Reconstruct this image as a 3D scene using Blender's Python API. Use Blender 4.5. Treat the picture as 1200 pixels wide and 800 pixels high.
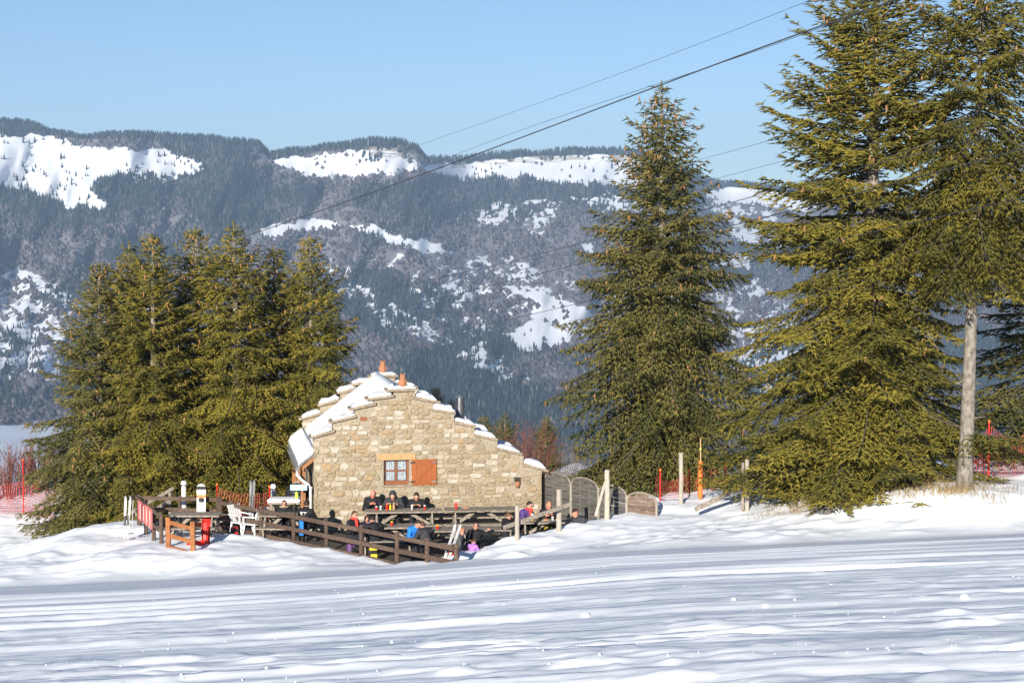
import bpy, bmesh, math, random
import numpy as np
from mathutils import Vector, Matrix

random.seed(7)
RNG = np.random.default_rng(7)
for o in list(bpy.data.objects):
    bpy.data.objects.remove(o)
scene = bpy.context.scene
COL = scene.collection

# ------------------------------------------------------------------ camera, sky, sun, exposure
FPX, CAMZ = 2050.0, 8.6                       # focal length in photo pixels, eye height over the terrace
PITCH = math.atan(115.0 / FPX)                # horizon sits on row 285 of the photograph
cam = bpy.data.cameras.new('camera')
cam_ob = bpy.data.objects.new('camera', cam); COL.objects.link(cam_ob)
cam_ob.location = (0, 0, CAMZ)
cam_ob.rotation_euler = (math.pi / 2 - PITCH, 0, 0)
cam.sensor_width = 36; cam.lens = FPX / 1200 * 36
cam.clip_start = 0.5; cam.clip_end = 20000
scene.camera = cam_ob

SUN_EL, SUN_AZ = math.radians(15.8), math.radians(14.0)     # azimuth: left of straight behind the camera
world = bpy.data.worlds.new('World'); scene.world = world
world.use_nodes = True
wn = world.node_tree.nodes; wl = world.node_tree.links
sky = wn.new('ShaderNodeTexSky'); sky.sky_type = 'NISHITA'; sky.sun_disc = False
sky.sun_elevation = SUN_EL; sky.sun_rotation = math.pi + SUN_AZ
sky.altitude = 2200; sky.air_density = 1.0; sky.dust_density = 0.0; sky.ozone_density = 3.2
bg = wn['Background']; bg.inputs[1].default_value = 0.072
wl.new(sky.outputs[0], bg.inputs[0])

sun = bpy.data.lights.new('sun', 'SUN'); sun.energy = 5.0; sun.angle = math.radians(0.5)
sun.color = (1.0, 0.93, 0.82)
sun_ob = bpy.data.objects.new('sun', sun); COL.objects.link(sun_ob)
to_sun = Vector((-math.sin(SUN_AZ) * math.cos(SUN_EL), -math.cos(SUN_AZ) * math.cos(SUN_EL), math.sin(SUN_EL)))
sun_ob.rotation_euler = to_sun.to_track_quat('Z', 'Y').to_euler()
sun_ob.location = to_sun * 60

vs = scene.view_settings
vs.view_transform = 'Standard'; vs.look = 'None'; vs.exposure = 0.80; vs.gamma = 1; vs.use_curve_mapping = False
scene.render.engine = 'CYCLES'
scene.cycles.use_denoising = True
scene.cycles.max_bounces = 6; scene.cycles.volume_bounces = 0; scene.cycles.transparent_max_bounces = 8

# ------------------------------------------------------------------ pixel helpers
def ray(px, py):
    a = (np.asarray(px, float) - 600) / FPX; b = (400 - np.asarray(py, float)) / FPX
    c, s = math.cos(PITCH), math.sin(PITCH)
    return a, c + b * s, -s + b * c
def at(px, py, D):                            # the point at depth D (metres along +Y) seen through a pixel
    x, y, z = ray(px, py); k = D / y
    return np.array([x * k, y * k, CAMZ + z * k])
def atz(px, py, z0):                          # the point on the level z0 seen through a pixel
    x, y, z = ray(px, py); k = (z0 - CAMZ) / z
    return np.array([x * k, y * k, z0 + 0 * k])
def xat(px, D): return float((px - 600) / FPX * D * 1.0)

# ------------------------------------------------------------------ noise
def _hash(ix, iy, s):
    h = (ix.astype(np.int64) * 374761393 + iy.astype(np.int64) * 668265263 + s * 974634777) & 0xFFFFFFFF
    h = ((h ^ (h >> 13)) * 1274126177) & 0xFFFFFFFF
    return ((h ^ (h >> 16)) & 0xFFFFFF) / float(0xFFFFFF)
def vnoise(x, y, s=0):
    x = np.asarray(x, float); y = np.asarray(y, float)
    ix = np.floor(x); iy = np.floor(y); fx = x - ix; fy = y - iy
    fx = fx * fx * (3 - 2 * fx); fy = fy * fy * (3 - 2 * fy)
    ix = ix.astype(np.int64); iy = iy.astype(np.int64)
    a = _hash(ix, iy, s); b = _hash(ix + 1, iy, s); c = _hash(ix, iy + 1, s); d = _hash(ix + 1, iy + 1, s)
    return (a + (b - a) * fx) * (1 - fy) + (c + (d - c) * fx) * fy
def fbm(x, y, o=4, s=0, g=0.5):
    v = 0; a = 1; t = 0
    for i in range(o):
        v = v + a * vnoise(x * 2 ** i + 17.3 * i, y * 2 ** i - 9.1 * i, s + i); t += a; a *= g
    return v / t
def sstep(a, b, x):
    t = np.clip((x - a) / (b - a), 0, 1); return t * t * (3 - 2 * t)

# ------------------------------------------------------------------ materials
def mat(name):
    m = bpy.data.materials.new(name); m.use_nodes = True
    nt = m.node_tree; return m, nt, nt.nodes['Principled BSDF']
def nd(nt, t, **kw):
    n = nt.nodes.new(t)
    for k, v in kw.items(): setattr(n, k, v)
    return n
def ramp(nt, stops):
    r = nd(nt, 'ShaderNodeValToRGB'); e = r.color_ramp.elements
    while len(e) < len(stops): e.new(0.5)
    for i, (p, c) in enumerate(stops):
        e[i].position = p; e[i].color = (*c, 1) if len(c) == 3 else c
    return r
def noisy(name, c1, c2, scale=6, rough=0.7, bump=0.0, bscale=None, detail=5, stretch=(1, 1, 1), rnd=0.0, metal=0.0, spec=0.3, coord='Object'):
    """two tone noise material; rnd: brightness differs from object to object"""
    m, nt, p = mat(name)
    tc = nd(nt, 'ShaderNodeTexCoord'); mp = nd(nt, 'ShaderNodeMapping'); mp.inputs['Scale'].default_value = stretch
    nt.links.new(tc.outputs[coord], mp.inputs[0])
    n = nd(nt, 'ShaderNodeTexNoise'); n.inputs['Scale'].default_value = scale; n.inputs['Detail'].default_value = detail
    nt.links.new(mp.outputs[0], n.inputs['Vector'])
    r = ramp(nt, [(0.3, c1), (0.7, c2)]); nt.links.new(n.outputs['Fac'], r.inputs[0])
    out = r.outputs[0]
    if rnd:
        oi = nd(nt, 'ShaderNodeObjectInfo'); mr = nd(nt, 'ShaderNodeMapRange')
        mr.inputs['To Min'].default_value = 1 - rnd; mr.inputs['To Max'].default_value = 1 + rnd
        nt.links.new(oi.outputs['Random'], mr.inputs[0])
        mx = nd(nt, 'ShaderNodeVectorMath', operation='SCALE')
        nt.links.new(out, mx.inputs[0]); nt.links.new(mr.outputs[0], mx.inputs['Scale']); out = mx.outputs[0]
    nt.links.new(out, p.inputs['Base Color'])
    p.inputs['Roughness'].default_value = rough; p.inputs['Metallic'].default_value = metal
    p.inputs['Specular IOR Level'].default_value = spec
    if bump:
        b = nd(nt, 'ShaderNodeBump'); b.inputs['Strength'].default_value = bump; b.inputs['Distance'].default_value = 0.02
        n2 = nd(nt, 'ShaderNodeTexNoise'); n2.inputs['Scale'].default_value = bscale or scale * 2; n2.inputs['Detail'].default_value = 6
        nt.links.new(mp.outputs[0], n2.inputs['Vector'])
        nt.links.new(n2.outputs['Fac'], b.inputs['Height']); nt.links.new(b.outputs[0], p.inputs['Normal'])
    return m
def plain(name, c, rough=0.6, var=0.12, scale=9, **kw):
    return noisy(name, tuple(v * (1 - var) for v in c), tuple(min(1, v * (1 + var)) for v in c), scale, rough, **kw)

M = {}
# ------------------------------------------------------------------ mesh helpers
def link(name, me, m=None, parent=None, smooth=False):
    o = bpy.data.objects.new(name, me); COL.objects.link(o)
    if m is not None: me.materials.append(m)
    if parent is not None: o.parent = parent
    if smooth:
        me.polygons.foreach_set('use_smooth', np.ones(len(me.polygons), bool))
    return o
def raw_mesh(name, V, F):
    """V (n,3) float array, F (m,k) int array with k = 3 or 4: quick mesh"""
    me = bpy.data.meshes.new(name); V = np.asarray(V, np.float32); F = np.asarray(F, np.int32); k = F.shape[1]
    me.vertices.add(len(V)); me.vertices.foreach_set('co', V.ravel())
    me.loops.add(F.size); me.loops.foreach_set('vertex_index', F.ravel())
    me.polygons.add(len(F)); me.polygons.foreach_set('loop_start', np.arange(0, F.size, k, dtype=np.int32))
    me.update(calc_edges=True); return me
def attr(me, name, vals):
    a = me.attributes.new(name, 'FLOAT', 'POINT'); a.data.foreach_set('value', np.asarray(vals, np.float32).ravel())
def thing(name, label, cat, loc=(0, 0, 0), rz=0.0, group=None):
    o = bpy.data.objects.new(name, None); COL.objects.link(o); o.empty_display_size = 0.2
    o.location = loc; o.rotation_euler = (0, 0, rz)
    return tag(o, label, cat, group)
def tag(o, label, cat, group=None):
    o['label'] = label; o['category'] = cat
    if group: o['group'] = group
    return o
def kind(o, k): o['kind'] = k; return o

class MB:
    """collects shapes into one mesh; org is taken off every point when it is built"""
    def __init__(s): s.v = []; s.f = []
    def add(s, vs_, fs):
        n = len(s.v); s.v += [tuple(map(float, p)) for p in vs_]; s.f += [tuple(i + n for i in f) for f in fs]; return s
    def obox(s, c, ax, h):
        """box with centre c, unit axes ax and half sizes h"""
        c = Vector(c); A = [Vector(a).normalized() * hh for a, hh in zip(ax, h)]
        P = [c + A[0] * i + A[1] * j + A[2] * k for k in (-1, 1) for j in (-1, 1) for i in (-1, 1)]
        return s.add(P, [(0, 2, 3, 1), (4, 5, 7, 6), (0, 1, 5, 4), (2, 6, 7, 3), (0, 4, 6, 2), (1, 3, 7, 5)])
    def box(s, lo, hi):
        c = [(a + b) / 2 for a, b in zip(lo, hi)]; h = [abs(b - a) / 2 for a, b in zip(lo, hi)]
        return s.obox(c, ((1, 0, 0), (0, 1, 0), (0, 0, 1)), h)
    def bar(s, p, q, w, t, up=(0, 0, 1)):
        """rectangular bar from p to q, w across (horizontal), t along up"""
        p, q = Vector(p), Vector(q); d = q - p; L = d.length; d.normalize()
        u = Vector(up); r = d.cross(u)
        if r.length < 1e-4: r = d.cross(Vector((0, 1, 0)))
        r.normalize(); u = r.cross(d)
        return s.obox((p + q) / 2, (d, r, u), (L / 2, w / 2, t / 2))
    def tube(s, pts, rad, n=8, cap=True):
        pts = [Vector(p) for p in pts]; rad = list(rad) if hasattr(rad, '__len__') else [rad] * len(pts)
        base = len(s.v); prev = None
        for i, p in enumerate(pts):
            d = (pts[min(i + 1, len(pts) - 1)] - pts[max(i - 1, 0)]).normalized()
            if prev is None:
                a = Vector((0, 0, 1)) if abs(d.z) < 0.9 else Vector((1, 0, 0)); r = d.cross(a).normalized()
            else:
                r = (prev - d * prev.dot(d)).normalized()
            prev = r; u = d.cross(r)
            for k in range(n):
                t = 2 * math.pi * k / n
                s.v.append(tuple(p + (r * math.cos(t) + u * math.sin(t)) * rad[i]))
        for i in range(len(pts) - 1):
            for k in range(n):
                a = base + i * n + k; b = base + i * n + (k + 1) % n
                s.f.append((a, b, b + n, a + n))
        if cap:
            s.f.append(tuple(base + k for k in reversed(range(n))))
            e = base + (len(pts) - 1) * n; s.f.append(tuple(e + k for k in range(n)))
        return s
    def lathe(s, c, prof, n=12):
        c = Vector(c); base = len(s.v)
        for r, z in prof:
            for k in range(n):
                t = 2 * math.pi * k / n; s.v.append((c.x + r * math.cos(t), c.y + r * math.sin(t), c.z + z))
        for i in range(len(prof) - 1):
            for k in range(n):
                a = base + i * n + k; b = base + i * n + (k + 1) % n
                s.f.append((a, b, b + n, a + n))
        s.f.append(tuple(base + k for k in reversed(range(n))))
        e = base + (len(prof) - 1) * n; s.f.append(tuple(e + k for k in range(n))); return s
    def prism(s, poly, z0, z1, fr=None):
        """polygon (a,b) pushed from c=z0 to c=z1; fr maps (a,b,c) to a point"""
        fr = fr or (lambda a, b, c: (a, b, c)); n = len(poly)
        return s.add([fr(a, b, z0) for a, b in poly] + [fr(a, b, z1) for a, b in poly],
                     [tuple(reversed(range(n))), tuple(range(n, 2 * n))] + [(i, (i + 1) % n, n + (i + 1) % n, n + i) for i in range(n)])
    def data(s, name='mesh', org=(0, 0, 0), bevel=0.0):
        me = bpy.data.meshes.new(name)
        me.from_pydata([(a - org[0], b - org[1], c - org[2]) for a, b, c in s.v], [], s.f)
        bm = bmesh.new(); bm.from_mesh(me)
        bmesh.ops.recalc_face_normals(bm, faces=bm.faces)
        if bevel:
            bmesh.ops.bevel(bm, geom=[e for e in bm.edges], offset=bevel, segments=1, affect='EDGES', clamp_overlap=True)
        bm.to_mesh(me); bm.free(); return me
    def build(s, name, m, parent=None, bevel=0.0, smooth=False, org=None):
        if org is None: org = tuple(parent_org(parent)) if parent is not None else (0, 0, 0)
        o = link(name, s.data(name, org, bevel), m, parent, smooth)
        if parent is None: o.location = org
        return o
def parent_org(o):
    p = Vector((0, 0, 0))
    while o is not None: p += o.location; o = o.parent
    return p
def copy_tree(o, parent=None):
    c = o.copy(); COL.objects.link(c); c.parent = parent
    for ch in list(o.children): copy_tree(ch, c)
    return c

# ------------------------------------------------------------------ the ground
ZT_X = [-40, -20, -13.2, -6.6, -3, 2.1, 12.6, 20, 40]
ZT_Z = [-1.2, -0.6, -0.29, 0.02, 0.40, 0.98, 1.45, 1.75, 2.4]
YT_Y = [45, 45, 45, 45, 44, 43, 43, 43, 43]
def zt(x): return np.interp(x, ZT_X, ZT_Z)
def yt(x): return np.interp(x, ZT_X, YT_Y)
CTRL = [(-10, 48, .13), (-8.5, 49.3, .13), (-6.3, 48.8, .13), (-4.4, 46.9, .12), (-3.2, 45.9, .10), (-11.4, 53, .02), (-12.4, 51, -.10),
        (-13, 49.3, -.30), (-17, 60, -1.35), (-13.5, 57, -1.3), (-15.5, 51, -1.0), (-20, 55, -1.5), (-18, 47, -.7), (-10, 58, -1.0), (-5, 62, -1.0),
        (0, 62, -.8), (-30, 50, -1.6), (-30, 62, -2), (-30, 46, -1.2),
        (-2.2, 44.9, .36), (-1.4, 45.4, .34), (-.9, 45.9, .40), (-.2, 46.5, .52), (.46, 47.2, .66), (2.37, 48.7, .80), (4.2, 49.3, .88), (5.2, 50.5, 1.05), (6.6, 50.5, 1.30), (9.6, 49, 1.58), (12, 47, 2.02), (14.5, 48, 2.06), (20, 48, 2.4), (30, 50, 2.8),
        (3.5, 54, .0), (4.4, 57, -.3), (8, 56, .6), (12, 56, 1.3), (18, 56, 1.9), (16, 63, 1.3), (6, 64, -.9), (10, 63, .2), (30, 62, 2.2)]
for _x in np.arange(-34, 35, 3.0): CTRL.append((_x, float(yt(_x)), float(zt(_x))))
CTRL = np.array(CTRL)
def shelf(x, y):
    num = np.zeros_like(x); den = np.zeros_like(x)
    for cx, cy, cz in CTRL:
        w = 1.0 / (((x - cx) ** 2 + ((y - cy) * 1.15) ** 2) + 0.35) ** 2
        num += w * cz; den += w
    return num / den
TERR = [(-11.3, 53.2), (-9.6, 51.7), (-8.2, 51.1), (-7.4, 50.5), (-5.2, 48.4), (-3.9, 47.1), (-2.4, 45.6), (-1.2, 46.6), (.2, 47.7), (2.1, 49.3), (4.0, 50.8), (4.4, 52.5), (1.5, 62), (-6.5, 61), (-11, 56)]
def poly_sd(x, y, poly):
    """signed distance to a polygon, negative inside"""
    d = np.full(x.shape, 1e9); ins = np.zeros(x.shape, bool); n = len(poly)
    for i in range(n):
        ax, ay = poly[i]; bx, by = poly[(i + 1) % n]
        ex, ey = bx - ax, by - ay; t = np.clip(((x - ax) * ex + (y - ay) * ey) / (ex * ex + ey * ey), 0, 1)
        d = np.minimum(d, np.hypot(x - ax - t * ex, y - ay - t * ey))
        c = ((ay > y) != (by > y)) & (x < (bx - ax) * (y - ay) / (by - ay + 1e-12) + ax); ins ^= c
    return np.where(ins, -d, d)
FAR_D = [58, 66, 90, 140, 300, 600, 1000, 1600, 2000, 2600]
FAR_Z = [0, -1.2, -6.5, -15, -37, -68, -106, -158, -215, -330]
def piste_relief(x, y):
    """ski tracks and chopped snow running across the slope, in metres"""
    w = y + 0.10 * x + 0.9 * (fbm(x * .05, y * .03, 3, 31) - .5)
    near = 1 - sstep(16, 37, y)
    broad = (fbm(x * .045, w * .55, 3, 41) - .5) * (.05 + .12 * near)
    med = (fbm(x * .07, w * 2.1, 3, 43) - .5) * (.022 + .155 * near)
    fine = (fbm(x * .13 + 3, w * 5.5, 3, 47) - .5) * (.008 + .095 * near)
    grit = (fbm(x * 1.2, y * 5.0, 3, 49, .7) - .5) * (.004 + .020 * near) + np.maximum(fbm(x * 2.2, y * 5, 2, 51) - .64, 0) * .10 * near
    r = broad + med + fine + grit
    lump = np.maximum(fbm(x * 1.6, w * 4.2, 4, 53) - .56, 0) * (.02 + .12 * near) * sstep(.40, .65, fbm(x * .08, w * .4, 2, 55))
    r = r + lump
    tr = np.zeros_like(x)
    for k, (y0, s, wd, hh) in enumerate([(37.6, -.040, .20, .035), (36.9, -.040, .16, .03), (35.3, -.035, .25, .035), (33.6, -.036, .18, .03), (32.9, -.036, .18, .03), (30.6, -.03, .26, .04), (28.9, -.02, .2, .035),
                                         (27, -.03, .3, .05), (25.5, -.012, .2, .045), (24.2, -.02, .25, .05), (22.7, -.01, .2, .05)]):
        yy = y0 + s * (x + 2) * 1.0 + .35 * (fbm(x * .12, x * 0 + k, 2, 60 + k) - .5)
        g = (y - yy) / wd
        tr += 1.25 * hh * (np.exp(-g * g) - .7 * np.exp(-(g + 1.7) ** 2)) * sstep(.25, .5, fbm(x * .09 + 5 * k, x * 0, 2, 80 + k))
    return r + tr
def ground(x, y, detail=True):
    x = np.asarray(x, float); y = np.asarray(y, float)
    Y = yt(x)
    a, b = .122, (.158 - .122) / 43
    pz = zt(x) + a * (Y - y) + b / 2 * (Y * Y - y * y)
    pz = np.where(y < -5, zt(x) + a * (Y + 5) + b / 2 * (Y * Y - 25) + .115 * (-5 - y), pz)
    sh = shelf(x, np.minimum(y, 66))
    t = sstep(-1.2, .9, y - Y)
    z = np.where(y < Y - 1.2, pz, pz * (1 - t) + sh * t)
    f = sstep(56, 70, y); lg = np.log(np.maximum(y, 1))
    far = np.interp(lg, np.log(FAR_D), FAR_Z)
    side = np.clip(x / np.maximum(y, 1), -.4, .4)
    far = far + 1.0 * (1 - sstep(60, 120, y)) + sstep(100, 500, y) * (fbm(x * .004, y * .004, 3, 5) - .5) * 10 - 90 * sstep(-.15, -.08, side) * sstep(180, 520, y)
    far = far + 5.5 * np.exp(-(((x - 7) / 8) ** 2 + ((y - 140) / 22) ** 2)) * (.6 + .8 * fbm(x * .2, y * .1, 3, 8)) + 4 * np.exp(-(((x + 3) / 4) ** 2 + ((y - 150) / 22) ** 2))
    z = z * (1 - f) + far * f
    if detail:
        rel = piste_relief(x, y) * (1 - sstep(-1.4, .3, y - Y))
        bank = ((fbm(x * .5, y * .9, 4, 11) - .5) * .10 + (fbm(x * 1.8, y * 2.6, 3, 13) - .5) * .06 + np.maximum(fbm(x * 1.1, y * 2.2, 3, 17) - .56, 0) * .30 + np.maximum(fbm(x * 3.0, y * 4.5, 2, 18) - .62, 0) * .16) * sstep(-.2, 1.5, y - Y) * (1 - sstep(60, 90, y))
        z = z + rel + bank
    sd = poly_sd(x, y, TERR)
    k = 1 - sstep(-.35, .25, sd)
    z = z * (1 - k) + (-.03 + .02 * fbm(x * 2, y * 2, 2, 3)) * k
    z = np.where((sd > 0) & (sd < .9) & (x < -2), z + .05 * np.exp(-((sd - .35) / .25) ** 2) * (fbm(x * 1.4, y * 1.4, 2, 19)), z)
    return z
def gz(x, y): return float(ground(np.array([float(x)]), np.array([float(y)]))[0])

def snow_mat(name, bscale=6.0, bump=.32, dist=.03):
    m, nt, p = mat(name)
    g = nd(nt, 'ShaderNodeNewGeometry'); n = nd(nt, 'ShaderNodeTexNoise'); n.inputs['Scale'].default_value = bscale; n.inputs['Detail'].default_value = 8
    mp = nd(nt, 'ShaderNodeMapping'); mp.inputs['Scale'].default_value = (.22, 1, 1)
    nt.links.new(g.outputs['Position'], mp.inputs[0]); nt.links.new(mp.outputs[0], n.inputs['Vector'])
    b = nd(nt, 'ShaderNodeBump'); b.inputs['Strength'].default_value = bump; b.inputs['Distance'].default_value = dist
    n.inputs['Roughness'].default_value = .72
    nt.links.new(n.outputs['Fac'], b.inputs['Height']); nt.links.new(b.outputs[0], p.inputs['Normal'])
    n2 = nd(nt, 'ShaderNodeTexNoise'); n2.inputs['Scale'].default_value = .8; n2.inputs['Detail'].default_value = 5
    nt.links.new(g.outputs['Position'], n2.inputs['Vector'])
    r = ramp(nt, [(.3, (.785, .815, .86)), (.6, (.845, .87, .905))]); nt.links.new(n2.outputs['Fac'], r.inputs[0])
    nt.links.new(r.outputs[0], p.inputs['Base Color'])
    p.inputs['Roughness'].default_value = .65; p.inputs['Specular IOR Level'].default_value = .25
    return m
M['snow'] = snow_mat('snow')
M['snow_soft'] = snow_mat('snow_soft', 5.0, .25)

def build_ground():
    us = np.concatenate([np.linspace(-3.0, -.34, 18)[:-1], np.linspace(-.34, .34, 340), np.linspace(.34, 3.0, 18)[1:]])
    ys = [4.0]
    while ys[-1] < 62: ys.append(ys[-1] + (.4 if ys[-1] < 11 else .072 + .0020 * (ys[-1] - 11)))
    while ys[-1] < 2600: ys.append(ys[-1] * 1.04)
    ys = np.array(ys)
    U, Y = np.meshgrid(us, ys)
    X = U * (Y + 4 * (Y < 8)); X = U * Y
    Z = ground(X, Y)
    V = np.stack([X, Y, Z], -1).reshape(-1, 3); r, c = U.shape
    i = np.arange(r * c).reshape(r, c)
    F = np.stack([i[:-1, :-1], i[:-1, 1:], i[1:, 1:], i[1:, :-1]], -1).reshape(-1, 4)
    o = link('snow_ground', raw_mesh('snow_ground', V, F), M['snow'], None, True)
    kind(o, 'structure')
    # the slope goes on beside and behind the camera
    xs = np.linspace(-120, 120, 61); yb = np.concatenate([np.linspace(-140, -6, 40), np.linspace(-3, 6.5, 6)])
    X, Y = np.meshgrid(xs, yb); Z = ground(X, Y, False) - .12
    V = np.stack([X, Y, Z], -1).reshape(-1, 3); r, c = X.shape; i = np.arange(r * c).reshape(r, c)
    F = np.stack([i[:-1, :-1], i[:-1, 1:], i[1:, 1:], i[1:, :-1]], -1).reshape(-1, 4)
    kind(link('upper_slope', raw_mesh('upper_slope', V, F), M['snow'], None, True), 'structure')
build_ground()

# the trodden terrace floor
M['floor'] = noisy('trodden_boards', (.045, .038, .032), (.115, .10, .085), 5, .9, .4, stretch=(1, 5, 1))
def build_floor():
    cx = sum(p[0] for p in TERR) / len(TERR); cy = sum(p[1] for p in TERR) / len(TERR)
    P = [(cx + (x - cx) * .955, cy + (y - cy) * .955) for x, y in TERR]
    kind(MB().prism(P, -.06, -.004).build('terrace_floor', M['floor']), 'structure')
build_floor()
# ------------------------------------------------------------------ the far mountain
SKY_X = [-300, 0, 30, 60, 95, 150, 200, 260, 305, 318, 335, 380, 430, 470, 490, 500, 540, 620, 700, 745, 800, 850, 905, 1000, 1200, 1500]
SKY_Y = [138, 146, 150, 158, 163, 162, 164, 168, 176, 189, 184, 176, 172, 173, 178, 192, 190, 184, 180, 182, 205, 219, 222, 232, 240, 244]
def skyline(px): return np.interp(px, SKY_X, SKY_Y) + (fbm(px * .03, px * 0, 3, 90) - .5) * 3
def mdepth(px, py):
    """distance of the mountainside seen at a pixel, with spurs and gullies"""
    s = skyline(px); t = np.clip((505 - py) / (505 - s), -.2, 1)
    D = 2100 + 1650 * np.clip(t, 0, 1) ** .85 + 1500 * np.minimum(t, 0)
    D = D + 500 * sstep(480, 560, px) * sstep(.5, 1, t) + 700 * sstep(740, 860, px) * sstep(.45, 1, t)
    w = px + .35 * (py - 300)
    D = D + (fbm(w * .012, py * .006, 4, 71) - .5) * 520 * sstep(-.05, .2, t) * (1 - .4 * t)
    D = D + (fbm(w * .045, py * .02, 3, 75) - .5) * 130 * (1 - sstep(.9, 1, t))
    return D
SNOW_P = [  # outlines of the open snow on the mountainside, in photo pixels, with their cover
    (1.0, [(-60, 158), (40, 160), (62, 158), (95, 172), (130, 170), (180, 178), (238, 190), (228, 203), (190, 206), (160, 203), (118, 210), (103, 222), (124, 238), (121, 250), (70, 240), (30, 222), (0, 212), (-60, 205)]),
    (.8, [(0, 190), (60, 195), (100, 205), (80, 222), (0, 222)]),
    (.55, [(190, 182), (250, 196), (200, 212), (150, 212)]),
    (1.0, [(318, 189), (345, 184), (385, 178), (432, 174), (488, 180), (503, 194), (470, 203), (430, 205), (392, 209), (360, 206), (335, 197)]),
    (1.0, [(500, 195), (540, 192), (620, 186), (700, 182), (760, 184), (760, 222), (735, 223), (700, 214), (640, 211), (560, 209), (510, 205)]),
    (1.0, [(305, 268), (350, 255), (392, 262), (382, 272), (350, 274), (322, 287)]),
    (1.0, [(402, 260), (440, 268), (482, 280), (537, 293), (505, 297), (455, 285), (415, 273)]),
    (.50, [(528, 250), (580, 240), (650, 236), (662, 252), (640, 276), (600, 262), (540, 262)]),
    (.42, [(378, 300), (410, 295), (440, 345), (500, 375), (560, 415), (620, 440), (640, 470), (590, 450), (520, 410), (450, 380), (390, 335)]),
    (.55, [(588, 300), (605, 296), (650, 345), (655, 365), (610, 335)]),
    (1.0, [(600, 338), (640, 340), (700, 365), (690, 392), (640, 411), (612, 410), (588, 392), (625, 372), (622, 350)]),
    (.9, [(668, 282), (690, 280), (700, 296), (680, 294)]),
    (.58, [(-40, 318), (30, 318), (85, 345), (92, 400), (70, 450), (20, 440), (-40, 460)]),
    (.35, [(60, 330), (190, 360), (260, 330), (330, 380), (300, 470), (100, 480)]),
    (.30, [(430, 300), (560, 300), (690, 330), (640, 360), (560, 400), (480, 360)]),
    (1.0, [(818, 224), (850, 220), (905, 224), (960, 236), (960, 250), (905, 240), (850, 243), (828, 236)]),
    (.6, [(700, 225), (740, 232), (750, 250), (700, 246), (660, 232)]),
    (.55, [(820, 240), (905, 242), (920, 300), (880, 295), (850, 262)]),
    (.95, [(832, 302), (862, 296), (888, 305), (880, 316), (845, 312)]),
    (.5, [(700, 330), (900, 330), (960, 400), (900, 480), (760, 470)]),
    (.5, [(560, 395), (590, 420), (575, 440), (540, 415)]),
    (1.0, [(-80, 505), (40, 496), (60, 520), (-80, 520)]),
]
def snow_cover(px, py):
    s = np.full(px.shape, .06)
    jx = px + (fbm(px * .05, py * .08, 3, 101) - .5) * 26; jy = py + (fbm(px * .05 + 9, py * .08, 3, 103) - .5) * 16
    for k, P in SNOW_P:
        d = poly_sd(jx, jy, P); s = np.maximum(s, k * (1 - sstep(-3, 3, d)))
    pat = .45 * fbm(px * .06, py * .12, 3, 141, .6) + .55 * fbm((px + .5 * py) * .22, py * .30, 3, 143, .7)
    mid = (s > .2) & (s < .78)
    return np.where(mid, np.clip(s + (pat - .5) * 3.0, 0, 1), s)
def forest_zone(px, py):
    """0 conifers, 1 bare broadleaf wood"""
    z = sstep(.42, .60, fbm(px * .011, py * .02, 4, 111) + .10 * sstep(230, 330, py) - .18 * sstep(380, 450, py) * sstep(300, 420, px) - .12 * (1 - sstep(215, 260, py)))
    return z
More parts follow.
